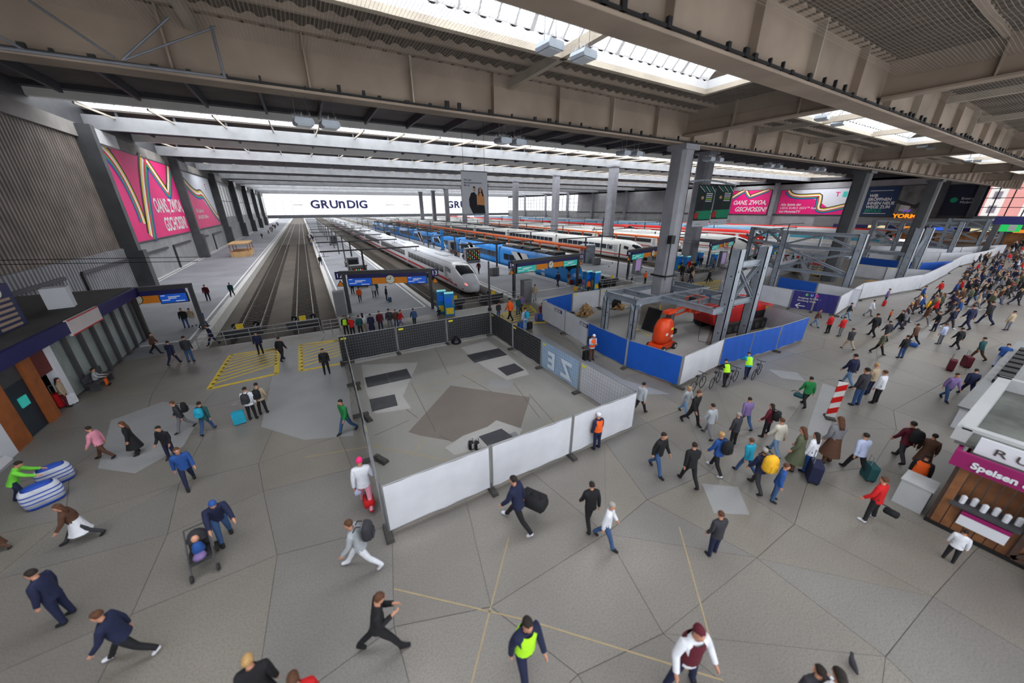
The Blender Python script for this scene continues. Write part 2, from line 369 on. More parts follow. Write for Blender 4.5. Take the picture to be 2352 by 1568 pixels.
lamp(PY(1263,110,11.6),2.55,'spiked floodlight hanging under the skylight, left of the nearest pair'); lamp(PY(1340,130,11.6),2.55,'spiked floodlight hanging under the skylight, right of the nearest pair')
k=0
for (a,b,w) in (((697,282),(757,288),'under the first girder above the pink wall banner'),((1155,324),(1189,328),'above the hanging banner of two people'),((1432,352),(1460,354),'left of the nearest big column'),
              ((1628,366),(1648,368),'just right of the nearest big column'),((1765,382),(1785,384),'above the green hanging banners'),((1868,390),(1886,391),'above the long pink banner')):
    for s,p in (('left',a),('right',b)): _l=PY(*p,18.05); lamp(_l,13.6-_l.z,'small spiked floodlight '+w+', '+s+' of its pair')
for a,b,w in (((1888,272),(1925,284),'under the second skylight'),((2118,335),(2140,340),'at the far end of the second skylight'),((2225,368),(2245,370),'under the third skylight')):
    for s,p in (('left',a),('right',b)): _l=PY(*p,12.6); lamp(_l,max(.5,17.15-_l.z),'spiked floodlight '+w+', '+s+' of its pair')
# ================================================================ main hall roof
GY=[65,90,118,147,176,205,234,263,290]
prev=18.2
for i,g in enumerate(GY):
    t=thing('roof_bay',None,None,kind='structure')
    q=MB(); q.box(XL,XR,g,g+.7,ZR,ZR+1.5); q.build('girder_box',m_girdg,t)
    q=MB(); q.box(XL,XR,g-10.1,g-9.5,(19.25 if i==0 else 18.95),20.2); q.build('cream_beam',M('white_beam_paint',(236,234,228),.6,.08,.5) if i<2 else m_girdg,t)
    q=MB(); q.box(XL,XR,g-11.2,g-10.3,19.9,20.5); q.build('dark_beam',m_dark,t)
    q=MB(); q.box(XL,XR,prev,g-10.1,20.3,20.5); q.build('roof_panel',m_roofh,t)
    x=XL+2.8; R=[]
    while x<XR: 
        R.append(x); x+=5.3
    for x in R: q=MB(); q.box(x-.12,x+.12,prev+.2,g-11.2,19.5,20.3); q.build('rib',m_dark,t)
    q=MB(); q.add([(XL,g-9.5,20.9),(XR,g-9.5,20.9),(XR,g+.2,20.9),(XL,g+.2,20.9)],[(0,1,2,3)]); q.build('glazing',m_glass,t)
    q=MB()
    x=XL
    while x<XR: q.box(x-.05,x+.05,g-9.5,g,20.85,21.0); x+=1.6
    q.build('glazing_bar',m_net,t,kind='stuff')
    q=MB()
    for x in R: q.bar((x,g-9.6,19.1),(x,g+.1,19.5),.12,.2)
    q.build('strut',m_cream,t)
    prev=g+.7
q=MB(); q.box(XL-.5,XL,18,YE,18.2,21); q.box(XR,XR+.5,-7,YE,17.5,21); q.box(XL,XR,18.0,18.4,15.6,20.6); struct('trim_1',q,m_dark)
# white netting bags at the left ends of the girders
# ================================================================ columns
def column(x,y,z0,z1,w,d,label,mat=m_col,taper=1.):
    t=thing('column',label,'column',(x,y,0),group=None)
    ch=.18*w; 
    def ring(k,z): a=w/2*k;b=d/2*k;c2=ch*k; return [(a-c2,-b,z),(a,-b+c2,z),(a,b-c2,z),(a-c2,b,z),(-a+c2,b,z),(-a,b-c2,z),(-a,-b+c2,z),(-a+c2,-b,z)]
    q=MB(); q.loft([ring(1,z0),ring(taper,z1)]); q.build('shaft',mat,t)
    q=MB(); q.box(-w*.62,w*.62,-d*.62,d*.62,z1-.35,z1); q.build('head_plate',mat,t)
    return t
CP=(24.6,17.9)
t=column(CP[0],CP[1],2.0,13.6,1.25,1.25,'nearest big grey column standing on a concrete plinth inside the blue fenced pen')
q=MB(); q.box(-.95,1.15,-.9,.9,0,1.95); q.box(-.6,.6,-.6,.6,1.95,2.5,); q.build('plinth',M('plinth_concrete',(138,130,120),.8,.25,.9),t)
q=MB(); q.box(-.7,.7,-.7,.7,4.3,4.42); q.tube((-.66,-.7,4.1),(-.66,-.7,7.5),.03); q.tube((.3,-.7,2.4),(.3,-.7,13),.02); q.build('cable_clamp',m_black,t)
q=MB(); q.box(-1.0,-.55,-.95,-.6,6.9,7.5); q.build('loudspeaker',m_black,t)
t=column(61,18.6,0,13.6,1.5,1.5,'dark column standing between the pink and dark blue wall banners',m_colw)
t=column(92,18.6,0,13.6,1.5,1.5,'dark column right of the black and white wall photograph',m_colw)
for (bx,by,zt,w,l) in ((1580,598,18.2,2.3,'grey column behind the three green hanging banners'),(1393,572,18.2,1.9,'grey column left of the nearest big column beside the white train'),
    (1272,553,18.2,1.8,'third grey column of the central row, right of the windows'),(1184,540,18.2,1.8,'fourth grey column of the central row, right of the hanging banner of two people'),
    (1118,532,18.2,1.8,'fifth grey column, hidden in its upper part by the hanging banner'),(1069,526,18.2,1.9,'column standing behind the left edge of the hanging banner'),(1030,522,18.2,2,'thin far column just left of the hanging banner'),
    (1000,518,18.2,2,'far column, second from left in the central row'),(972,515,18.2,2,'farthest column of the central row at its left end')):
    b=G(bx,by); column(b.x,b.y,0,zt,w,w,l)
# ================================================================ walls
q=MB(); q.box(XL-.3,XL,-7,62,4.9,17.0); L_=struct('wall_left',q,m_wallL)
q=MB(); q.box(XL-.3,XL+.25,-7,62,0,4.9); q.build('lower_panel',m_wallG,L_)
q=MB(); q.box(XL-.3,XL+.3,-7,YE,16.9,18.3); q.build('concrete_beam',M('stained_beam',(128,124,120),.8,.3,.3),L_)
q=MB(); q.box(XL-.3,XL,62,YE,0,17); q.build('upper_panel',m_wall,L_)
q=MB(); q.box(XL-.1,XL+.2,62,YE,0,5.0); q.build('lower_panel',m_wall,L_)
LCOL=[61.9,94.5,129,161,193,225,258]
for i,y in enumerate([29]+LCOL):
    w=1.0
    q=MB(); q.box(XL,XL+1.5,y-w/2,y+w/2,4.6,18.2); q.box(XL,XL+1.9,y-w/2-.15,y+w/2+.15,-.9,4.6); q.build('wall_column',m_colw,L_)
    q=MB(); q.box(XL+.3,XL+1.2,y+.5,y+7,16.6,18.1); q.build('netting_bag',m_net,L_)
for i,(a,b) in enumerate(zip(LCOL[2:],LCOL[3:]+[290])):
    q=MB(); q.box(XL,XL+.05,a+3,b-3,7,16); q.build('wall_window',M('dim_window',(190,190,186),.4,.1,1),L_)
    q=MB()
    for k in range(6): yy=a+3+(b-a-6)*k/5; q.box(XL+.05,XL+.12,yy-.08,yy+.08,7,16)
    q.box(XL+.05,XL+.12,a+3,b-3,11.4,11.6); q.build('window_bar',m_dark,L_)
q=MB()
for z in (3.6,): 
    for y0 in (36,50,66,80,96,112,130): q.bar((XL+.3,y0,z),(XL+.3,y0+11,z),.3,.3); q.bar((XL+.3,y0,0),(XL+.3,y0,z),.3,.3)
q.build('service_rail',m_dark,L_)
R_=None
q=MB(); q.box(XR,XR+.4,24,YE,0,7.2); q.box(XR,XR+.4,24,195,7.2,18.2); q.box(XR,XR+.4,195,YE,17.6,18.2); q.box(XR,XR+.4,-7,24,16.0,18.2); q.box(XR,XR+.4,-7,24,0,7.0)
R_=struct('wall_right',q,m_wall)
for y in (24,31,50,75,93,125,152,180,205,232,262):
    q=MB(); q.box(XR-1.2,XR,y-.7,y+.7,0,18.2); q.build('wall_column',m_colw if y<60 else m_col,R_)
q=MB(); q.box(XR-.3,XR,24,195,6.3,6.9); q.build('ledge',m_dark,R_)
W1=thing('window_1',None,None,kind='structure')
q=MB(); q.box(XR+.1,XR+.14,195,YE,7.2,17.6); q.build('pane',m_glass,W1)
q=MB()
y=195
while y<YE: q.box(XR,XR+.2,y-.12,y+.12,7.2,17.6); y+=4.2
for z in (9.8,12.4,15.0): q.box(XR,XR+.2,195,YE,z-.1,z+.1)
q.build('mullion',m_dark,W1)
# right-hand street window with the red and white facade outside
W2=thing('window_2',None,None,kind='structure')
q=MB(); q.box(XR+.1,XR+.14,-7,24,7.0,16); q.build('pane',m_glass,W2)
for k in range(12): q=MB(); y=-6+k*2.7; q.box(XR-.05,XR+.2,y-.1,y+.1,7,16); q.build('mullion',m_dark,W2)
for z in (9.2,11.6,14): q=MB(); q.box(XR-.05,XR+.2,-7,24,z-.08,z+.08); q.build('mullion',m_dark,W2)
bt=thing('street_building','red and white building with small windows seen through the right-hand glazing','building',(190,10,0))
q=MB(); q.box(0,6,-40,30,0,26); q.build('facade',M('red_render',(232,150,140),.8,.05,.2,emit=0),bt)
for k in range(9):
    q=MB(); q.box(-.1,0,-38+k*7.2,-34.6+k*7.2,0,26); q.build('white_band',M('white_render',(240,232,226),.8,.05,.2),bt)
    for z in (7.5,11.6,15.7,19.8):
        q=MB(); q.box(-.18,-.1,-37.1+k*7.2,-35.5+k*7.2,z,z+2.2); w=q.build('window',M('window_dark',(120,110,120),.3,0),bt)
# far end glazed wall with lettering
W3=thing('window_3',None,None,kind='structure')
q=MB(); q.box(XL,XR+5,YE,YE+.05,4.9,18.2); q.build('pane',m_glass,W3)
q=MB(); x=XL
while x<XR: q.box(x-.09,x+.09,YE-.2,YE,4.9,17.8); x+=5.2
for z in (9.2,13.6): q.box(XL,XR,YE-.2,YE,z-.07,z+.07)
q.build('mullion',M('thin_mullion',(150,152,156),.5,0),W3)
q=MB(); q.box(XL,XR,YE-.9,YE+.3,2.9,5.0); q.build('transom_beam',M('transom',(112,114,120),.6,.1,.3),W3)
q=MB()
for x in (-1,12,60,73,125,135): q.box(x-3,x+3,YE-.5,YE-.3,11.3,11.6)
q.build('glazing_brace',m_dark,W3)
m_ind=M('indigo_letters',(52,52,104),.5,0)
for x in (6.5,106):
    t=thing('wall_lettering','dark blue capitals on the end glazing, '+('left word, unobstructed' if x<50 else 'right word, behind the hanging banner'),'lettering')
    xx=x
    for chv,wd in (('G',6.4),('R',5.6),('U',5.6),('n',5.6),('D',6.2),('I',2.2),('G',6.2)):
        s=7.3 if chv!='n' else 9.6
        text('letter',chv,m_ind,(xx,YE-.6,9.4),s,parent=t,depth=.2,bold=.24,sx=1.12 if chv!='n' else 1.02); xx+=wd

# cables, brackets and spikes along the girder flanges
for y,n in ((7.45,'first'),(17.45,'second')):
    q=MB(); q.box(XL,110,y-.03,y+.03,ZB+.1,ZB+.17); random.seed(9); x=-15
    while x<70: w=random.uniform(.05,.2); q.box(x,x+w,y-.05,y+.05,ZB+.1,ZB+.1+random.uniform(.1,.32)); x+=random.uniform(.5,1.5)
    q.build('flange_cables',m_black,bpy.data.objects['girder' if n=='first' else 'girder.001'],kind='stuff')
# bird net slung under the near ceiling
m_nt=bpy.data.materials.new('bird_net'); m_nt.use_nodes=True; _n=m_nt.node_tree.nodes; _l=m_nt.node_tree.links.new
_g=_n.new('ShaderNodeNewGeometry'); _s=_n.new('ShaderNodeSeparateXYZ'); _l(_g.outputs['Position'],_s.inputs[0]); _o=[]
for ax in (0,1):
    _m=_n.new('ShaderNodeMath'); _m.operation='MULTIPLY'; _m.inputs[1].default_value=9.; _l(_s.outputs[ax],_m.inputs[0])
    _f=_n.new('ShaderNodeMath'); _f.operation='FRACT'; _l(_m.outputs[0],_f.inputs[0]); _c=_n.new('ShaderNodeMath'); _c.operation='LESS_THAN'; _c.inputs[1].default_value=.075; _l(_f.outputs[0],_c.inputs[0]); _o.append(_c)
_x=_n.new('ShaderNodeMath'); _x.operation='MAXIMUM'; _l(_o[0].outputs[0],_x.inputs[0]); _l(_o[1].outputs[0],_x.inputs[1])
_t=_n.new('ShaderNodeBsdfTransparent'); _mm=_n.new('ShaderNodeMixShader'); _l(_x.outputs[0],_mm.inputs[0]); _l(_t.outputs[0],_mm.inputs[1]); _b=_n['Principled BSDF']; _b.inputs['Base Color'].default_value=rgb((190,182,170)); _b.inputs['Roughness'].default_value=.7; _l(_b.outputs[0],_mm.inputs[2]); _l(_mm.outputs[0],_n['Material Output'].inputs[0])
for y0,y1,l in ((8.35,17.5,'fine bird net stretched under the ceiling beyond the nearest girder'),(-2.8,7.4,'fine bird net stretched under the ceiling overhead')):
    q=MB(); vs=[];fs=[]; nx,ny=60,8
    for i in range(nx+1):
        for j in range(ny+1): vs.append((-19.5+100*i/nx,y0+(y1-y0)*j/ny,14.92-.12*math.sin(i*.9)**2*math.sin(PI*j/ny)))
    for i in range(nx):
        for j in range(ny): k=i*(ny+1)+j; fs.append((k,k+ny+1,k+ny+2,k+1))
    q.add(vs,fs); q.build('bird_net',m_nt,None,label=l,cat='net',kind='stuff')
# ================================================================ site fences
def sheet_mat(name,c,t=0): return M(name,c,.55,.07,1.2,bump=.15,bscale=1.5,trans=t)
m_shw=sheet_mat('white_sheet',(206,208,216)); m_shb=sheet_mat('black_sheet',(38,38,42)); m_shblue=sheet_mat('blue_sheet',(18,82,178)); m_shl=sheet_mat('pale_blue_sheet',(168,196,228))
m_shn=sheet_mat('navy_sheet',(44,40,110)); m_tag=M('yellow_tag',(222,214,60),.5,0); m_foot=M('rubber_foot',(70,68,66),.9,.2,5); m_zech=M('navy_print',(30,40,96),.6,0)
FH=1.92
FM={}
def fence_panel(a,b,mat,label,side=1,mesh=False,group=None,tagon=True,foot=True,z0=0.):
    a=Vector((a[0],a[1],0));b=Vector((b[0],b[1],0)); L=(b-a).length; rz=math.atan2(b.y-a.y,b.x-a.x)
    t=thing('site_fence',label,'fence',(a.x,a.y,0),rz,group)
    key=(round(L,1),)
    q=MB(); z=.12
    for x in (.04,L-.04): q.tube((x,0,.05),(x,0,FH+.06),.022,n=6)
    for zz in (.16,FH): q.tube((.04,0,zz),(L-.04,0,zz),.018,n=6)
    q.build('tube_frame',m_galvd,t)
    q=MB(); n=14; vs=[];fs=[]
    for i in range(n+1):
        for j in range(5):
            vs.append((.07+(L-.14)*i/n, side*(.03+.012*math.sin(i*1.7+j*.8+a.x*3)+.008*math.sin(i*.6+a.y)), .18+(FH-.2)*j/4-(.02*math.sin(i*1.1) if j==0 else 0)))
    for i in range(n):
        for j in range(4): k=i*5+j; fs.append((k,k+5,k+6,k+1))
    q.add(vs,fs); q.build('sheet',mat,t,smooth=True)
    if mesh:
        q=MB()
        for i in range(1,22): x=L*i/22; q.bar((x,-side*.012,.18),(x,-side*.012,FH),.007,.007)
        for i in range(1,9): zz=.16+(FH-.16)*i/9; q.bar((.05,-side*.012,zz),(L-.05,-side*.012,zz),.007,.007)
        q.build('wire_mesh',m_galvd,t,kind='stuff')
    if tagon: q=MB(); s_=-side; q.box(.18,.5,s_*.02,s_*.03,FH-.24,FH-.12); q.build('yellow_tag',m_tag,t)
    if foot: q=MB(); q.prof([(-.12,0),(.12,0),(.09,.13),(-.09,.13)],-.36,.36,'y'); q.build('foot',m_foot,t)
    return t
def fence_run(pts,specs):
    for a,b,s in zip(pts,pts[1:],specs): fence_panel(a,b,*s[:2],**(s[2] if len(s)>2 else {}))
X_=[.5,4.1,7.7,11.35]; Y_=[22.95,19.55,16.0,12.4,8.65]
N=dict(side=-1)
fence_run([(x,8.6) for x in X_],[(m_shw,'white sheeted fence panel at the pen\'s front left corner',dict(side=-1,tagon=False)),(m_shw,'white sheeted fence panel in the middle of the pen\'s near side',dict(side=-1,tagon=False)),(m_shw,'white sheeted fence panel at the pen\'s front right, behind the orange-vested worker',dict(side=-1,tagon=False))])
I=dict(side=1,mesh=True)
fence_run([(x,22.95) for x in X_],[(m_shb,'black sheeted fence panel at the left of the pen\'s far side',I),(m_shb,'black sheeted fence panel in the middle of the pen\'s far side',I),(m_shb,'black sheeted fence panel at the right of the pen\'s far side',I)])
fence_run([(X_[3],y) for y in Y_],[(m_shb,'black sheeted fence panel next to the pen\'s far right corner',I),(m_shb,'black sheeted fence panel with a pale strip beside the blue lettered one',I),(m_shl,'pale blue fence panel with large reversed letters',I),(m_shw,'white meshed fence panel on the pen\'s right side by its near corner',I)])
fence_run([(.5+(Y_[i]-8.6)*.026,Y_[i]) for i in range(5)],[(m_shb,'black fence panel seen edge-on at the far end of the pen\'s left side',dict(side=-1,mesh=True)),(m_shb,'black fence panel seen edge-on beside the person in the green jacket',dict(side=-1,mesh=True)),(m_shb,'black fence panel seen edge-on above the person with a pink head covering',dict(side=-1,mesh=True)),(m_shw,'white fence panel seen edge-on at the pen\'s front left',dict(side=-1))])
par=[o for o in bpy.data.objects if o.get('label','').startswith('pale blue fence')][0]
for s_,x in (('Z',.55),('E',2.1)):
    text('letter',s_,M('pale_letter',(214,226,240),.6,0),(3.0 if s_=='Z' else 1.5,-.045,.45),1.45,X=(-1,0,0),U=(0,0,1),parent=par,depth=.004,bold=.05)
# loose feet and rubbish inside the pen
for p,rz,l in (((845,962),.2,'grey fence foot lying inside the pen\'s left side'),((875,1058),.5,'grey fence foot lying inside the pen near its front left corner'),((822,890),.1,'small dark fence foot inside the pen by the grey mats')):
    b=G(*p); q=MB(); q.prof([(-.14,0),(.14,0),(.1,.16),(-.1,.16)],-.34,.34,'y'); q.box(-.05,.05,-.25,-.15,.16,.18); q.box(-.05,.05,.15,.25,.16,.18); o=q.build('fence_foot',m_foot,None,label=l,cat='fence foot'); o.location=b; o.rotation_euler=(0,0,rz)
def mat_px(pts,lab,n=2):
    c=[G(*p) for p in pts]; th=thing('floor_mat',lab,'mat'); 
    for k in range(n):
        a,b=c[0].lerp(c[1],k/n),c[0].lerp(c[1],(k+1)/n-.006); e,d=c[3].lerp(c[2],k/n),c[3].lerp(c[2],(k+1)/n-.006)
        q=MB(); q.prism([tuple(v[:2]) for v in (a,b,d,e)],.006,.03); q.build('plate',M('dark_plate',(62,63,68),.55,.15,2,bump=.1,bscale=40),th)
def patch(pts,z=.002,m=None): poly_px(pts,'concrete_patch',m or m_conc,z+.0045,.004)
q=MB(); q.prism([(.62,8.72),(11.25,8.72),(11.25,22.85),(.95,22.85)],-.003,.0015); q.build('pen_paving',speckle('light_terrazzo',(146,143,138),(122,119,114),.5,26,rnd=0),floor)
patch([(830,838),(960,832),(925,910),(945,938),(862,950),(838,890)]); patch([(1058,798),(1120,782),(1205,845),(1215,860),(1165,873),(1110,842)]); patch([(1125,870),(1180,874),(1168,892),(1122,888)],0,m_pale)
patch([(1022,1028),(1065,1000),(1120,980),(1140,965),(1200,985),(1190,1005),(1100,1030),(1045,1045)],.001)
patch([(1035,885),(1218,912),(1195,985),(1080,1020),(965,1000),(938,992)],-.001,speckle('worn_brown_terrazzo',(118,109,102),(88,80,76),.6,30,rnd=0))
mat_px([(838,868),(935,847),(946,868),(844,890)],'dark grey floor plates at the left of the pen, longer pair'); mat_px([(849,918),(907,906),(914,931),(855,945)],'dark square floor plate at the left of the pen, nearer one',1)
mat_px([(1072,816),(1146,800),(1165,815),(1090,833)],'dark grey floor plate by the pen\'s far right corner',2); mat_px([(1143,846),(1182,835),(1204,850),(1165,863)],'small dark square floor plate at the pen\'s right side',1)
mat_px([(1100,1003),(1152,985),(1178,1003),(1120,1024)],'dark floor plate behind the near white fence',1)
bagq=MB(); b=G(1048,788); bagq.lathe([(.34,0),(.42,.12),(.3,.3),(.12,.42),(.07,.55)],(0,0,0),9); o=bagq.build('rubbish_bag',M('black_plastic',(30,30,36),.25,.1,6,bump=.6,bscale=6),None,smooth=True,label='black plastic rubbish bag by the far black fence of the pen',cat='bag'); o.location=b
for px,w in ((1082,'left'),(1095,'right')):
    b=G(px,1030); t=thing('pump',w+' one of two small black and grey pumps standing inside the pen','pump',(b.x,b.y,0),.3)
    q=MB(); q.lathe([(.11,0),(.13,.05),(.13,.3),(.09,.36)],n=10); q.build('housing',m_black,t,smooth=True); q=MB(); q.path([(-.12,0,.02),(-.12,0,.48),(.12,0,.48),(.12,0,.02)],.018); q.build('handle',m_galvd,t); q=MB(); q.box(-.05,.05,-.14,-.12,.08,.3); q.build('label_plate',m_white,t)
q=MB(); b=G(1180,998); q.box(-.18,.18,-.15,.15,0,.02); q.box(-.12,.12,-.1,.1,.02,.03); o=q.build('drain_cover',m_galvd,None,label='small metal drain cover beside the dark plate by the near fence',cat='cover'); o.location=b
# second pen (blue)
c0=G(1244,736);c1=G(1297,766);c2=G(1347,799);c3=G(1435,845);c4=G(1557,890)
a1=G(1648,843);a2=G(1779,806.7);a3=G(1841,783.7)
nm=dict(side=-1,tagon=False)
fence_run([c0,c1,c2,c3,c4],[(m_shw,'white fence panel with small navy lettering, far left one of the blue pen',nm),(m_shw,'white fence panel with small navy lettering next to the blue sheets',nm),(m_shblue,'blue fence panel behind the worker in an orange vest with a white helmet',nm),(m_shblue,'blue fence panel ending at the blue pen\'s near corner',nm)])
mid=(a1+a2)/2
fence_run([c4,a1,mid,a2,a3],[(m_shw,'white fence panel at the blue pen\'s near corner behind the parked bicycles',nm),(m_shblue,'blue fence panel behind the cyclist in a yellow vest',nm),(m_shblue,'blue fence panel right of the cyclist in a yellow vest',nm),(m_shblue,'blue fence panel at the right end of the blue pen',nm)])
for o in bpy.data.objects:
    if o.get('label','').startswith('white fence panel with small navy'):
        q=MB(); q.box(2.2,3.3,-.06,-.055,1.5,1.78); q.build('name_strip',m_zech,o); text('lettering','ZECH',m_white,(2.26,-.066,1.55),.26,parent=o,depth=.003,sx=1.25,bold=.012)
d1=G(1313,718);d2=G(1375.5,707.5);d3=G(1415,704);d4=G(1560,700);d5=G(1660,712); d6=G(1741.5,748)
im=dict(side=1,mesh=False)
fence_run([c0,d1,d2,d3,d4],[(m_shblue,'blue fence panel at the far left corner of the blue pen',im),(m_shw,'white fence panel behind the stacked timber',im),(m_shw,'short white fence panel behind the black board, left of the column',im),(m_shw,'white fence panel behind the nearest big column',im)])
e1=G(1600,690);e2=G(1668,718)
fence_run([d4,e2,d6,a3],[(m_shblue,'blue fence panel behind the red machine, far one',im),(m_shblue,'blue fence panel behind the red machine, near one',im),(m_shw,'white meshed fence panel at the right end of the blue pen',I)])
# third pen (white with navy direction banner) and the ones beyond
def px_run(pts,specs): fence_run([G(*p) for p in pts],specs)
px_run([(1648,678.5),(1730,692),(1810,709),(1862,717),(1915.5,726)],[(m_shw,'white fence panel left of the navy banner, far half',nm),(m_shw,'white fence panel left of the navy banner, near half',nm),(m_shn,'navy banner panel with transit symbols and an arrow, left half',dict(side=-1,tagon=False,foot=True)),(m_shn,'navy banner panel, blurred right half',nm)])
px_run([(1915.5,726),(1969,690),(2108,666),(2175,630)],[(m_shw,'white fence panel turning the corner right of the navy banner',nm),(m_shw,'long white fence panel beside the crowd right of the navy banner',nm),(m_shw,'white fence panel at the third pen\'s far corner',nm)])
px_run([(1779,672),(1867,690),(1965,710)],[(m_shblue,'blue fence panel with two white helmets behind its left end',nm),(m_shw,'white fence panel right of the low blue one',nm)])
px_run([(1957,636),(2026,646),(2125,655)],[(m_shw,'white fence panel behind the low steel beams, left one',dict(side=1)),(m_shw,'white fence panel behind the low steel beams, right one',dict(side=1))])
px_run([(1650,700),(1700,655),(1830,620),(1850,660)],[(m_shw,'white fence panel at the left end of the third pen',nm),(m_shw,'white fence panel behind the crowd at the far ticket machines',im),(m_shw,'white fence panel behind the red scissor lift',im)])
px_run([(1969,618),(2103,634),(2175,628)],[(m_shblue,'long blue fence panel beyond the low steel beams',nm),(m_shblue,'blue fence panel right of the pair of dark steel posts',nm)])
px_run([(2175,628),(2202,612),(2255,600),(2290,586)],[(m_shw,'white fence panel right of the far blue one',nm),(m_shw,'white fence panel at the crowd\'s far left',nm),(m_shw,'farthest white fence panel beside the crowd',nm)])
px_run([(1992,596),(2060,602),(2150,606),(2223,604)],[(m_shw,'far white fence panel behind the blue ones, left',nm),(m_shw,'far white fence panel behind the blue ones, middle',nm),(m_shw,'far white fence panel behind the blue ones, right',nm)])
px_run([(1992,586),(2090,588),(2200,590),(2302,583)],[(m_shw,'rearmost white fence panel under the steel frames, left',nm),(m_shw,'rearmost white fence panel under the steel frames, middle',nm),(m_shw,'rearmost white fence panel under the steel frames, right',nm)])
nb=[o for o in bpy.data.objects if o.get('label','').startswith('navy banner panel with')][0]
text('lettering','Ausgang Arnulfstr.',m_white,(.5,-.06,1.22),.24,parent=nb,depth=.003); text('lettering','Richtung Gleis',m_white,(.5,-.06,.95),.24,parent=nb,depth=.003)
for i,(s,c) in enumerate((('S',(40,140,80)),('U',(30,90,180)),('',(180,60,140)))):
    q=MB(); q.lathe([(.14,-.006),(.14,.006)],n=12); q.v=[(x+1.1+i*.36,-.062+z,y+1.62) for x,y,z in q.v]; q.build('transit_symbol',M('symbol%d'%i,c,.5,0),nb)
    if s: text('lettering',s,m_white,(1.02+i*.36,-.08,1.53),.26,parent=nb,depth=.003)
q=MB(); q.bar((.5,-.06,.5),(1.2,-.06,.5),.01,.07); q.bar((.47,-.06,.5),(.77,-.06,.74),.01,.07); q.bar((.47,-.06,.5),(.77,-.06,.26),.01,.07); q.build('arrow',m_white,nb)
# ================================================================ galvanised steel frames
def xbrace(a,b,z0,z1,t,w=.22):
    for p,r in (((a[0],a[1],z0),(b[0],b[1],z1)),((b[0],b[1],z0),(a[0],a[1],z1))): q=MB(); q.ibeam(p,r,w,w,.03); q.build('diagonal_brace',m_galv,t)
def steel_col(t,p,h,w=.55):
    q=MB(); x,y=p[0],p[1]; e=w/2
    q.box(x-e,x+e,y-e,y-e+.05,.03,h); q.box(x-e,x+e,y+e-.05,y+e,.03,h); q.box(x-e,x-e+.05,y-e,y+e,.03,h-.02); q.box(x+e-.05,x+e,y-e,y+e,.03,h-.02)
    q.build('post',m_galv,t); q=MB(); q.box(x-e-.15,x+e+.15,y-e-.15,y+e+.15,0,.03); q.build('base_plate',m_galv,t)
    q=MB()
    for z in (1.2,3.3,5.2): q.tube((x-e-.012,y-.05,z),(x-e+.01,y-.05,z),.05,n=8); q.tube((x-.05,y-e-.012,z+.3),(x-.05,y-e+.01,z+.3),.05,n=8)
    q.build('bolt_hole',m_black,t)
A1=(24.26,12.35);B1=(27.53,12.3)
t=thing('steel_tower','nearest galvanised steel tower of two tall posts with crossed braces','steel frame')
steel_col(t,A1,6.94,.62); steel_col(t,B1,6.94,.62)
for z in (3.25,5.9): q=MB(); q.ibeam((A1[0]+.3,A1[1],z),(B1[0]-.3,B1[1],z),.26,.4,.04); q.build('crossbeam',m_galv,t)
xbrace((A1[0]+.3,A1[1]),(B1[0]-.3,B1[1]),3.4,5.8,t,.24)
t=thing('steel_scaffold_table','low galvanised beam frame round the nearest big column, standing on square legs','steel frame')
for p in ((20.2,19.5),(20.25,16.7),(28.5,19.5),(28.4,16.6)): steel_col(t,p,2.75,.42)
def ib(t,a,b,h=.42,w=.26,name='beam'): q=MB(); q.ibeam(a,b,w,h,.04); return q.build(name,m_galv,t)
z=3.0
for a,b in (((20.2,19.6,z),(20.2,16.4,z)),((20.0,16.4,z),(28.8,16.4,z)),((20.0,19.6,z),(28.8,19.6,z)),((28.6,19.5,z),(28.6,16.4,z)),((22.2,19.5,z),(22.2,16.5,z)),((26.6,19.5,z),(26.6,16.5,z)),
            ((22.9,16.3,z-.05),(22.9,12.3,z-.05)),((25.6,16.3,z-.05),(25.6,12.5,z-.05)),((27.9,16.3,z-.05),(27.9,12.5,z-.05)),((22.9,14.3,z-.05),(27.9,14.3,z-.05)),((22.7,12.3,z-.05),(24,12.3,z-.05)),((24.2,16.3,z-.05),(24.2,14.4,z-.05))): ib(t,a,b)
for p in ((20.2,16.7),(20.2,19.4)):
    q=MB(); q.bar((p[0],p[1],2.2),(p[0]+.7,p[1]-.2,2.85),.1,.2); q.bar((p[0],p[1],2.2),(p[0],p[1]-.5,2.85),.1,.2); q.bar((p[0],p[1],2.2),(p[0]-.4,p[1],2.85),.1,.2); q.build('bracket',m_galv,t)
def long_frame(bases,h,label,dark=False):
    t=thing('steel_truss',label,'steel frame')
    B=[tuple(G(*p)[:2]) for p in bases]
    for p in B: steel_col(t,p,h,.6)
    for a,b in zip(B,B[1:]):
        for z in (h-.2,h-1.7,h-4.4): ib(t,(a[0],a[1],z),(b[0],b[1],z),.36,.3,'chord')
        xbrace(a,b,h-4.3,h-1.8,t,.26)
        m_=((a[0]+b[0])/2,(a[1]+b[1])/2)
        for c in (a,b): q=MB(); q.ibeam((c[0],c[1],h-1.6),(m_[0],m_[1],h-.3),.2,.2,.03); q.build('diagonal_brace',m_galv,t)
        q=MB(); q.ibeam((m_[0],m_[1],h-1.7),(m_[0],m_[1],h-.2),.2,.2,.03); q.build('strut',m_galv,t)
    return t
long_frame([(1705.5,632),(1772,659),(1933,686)],6.85,'long galvanised truss frame on three tall posts behind the nearest tower')
long_frame([(1984,581),(2043,592),(2169.6,603)],6.9,'galvanised truss frame behind the orange shop lettering')
long_frame([(2150,578),(2234.6,586),(2282,570)],7.1,'farthest galvanised truss frame at the right near the green exit sign')
t=thing('steel_tower','pair of dark tall steel posts with short braces inside the third pen','steel frame')
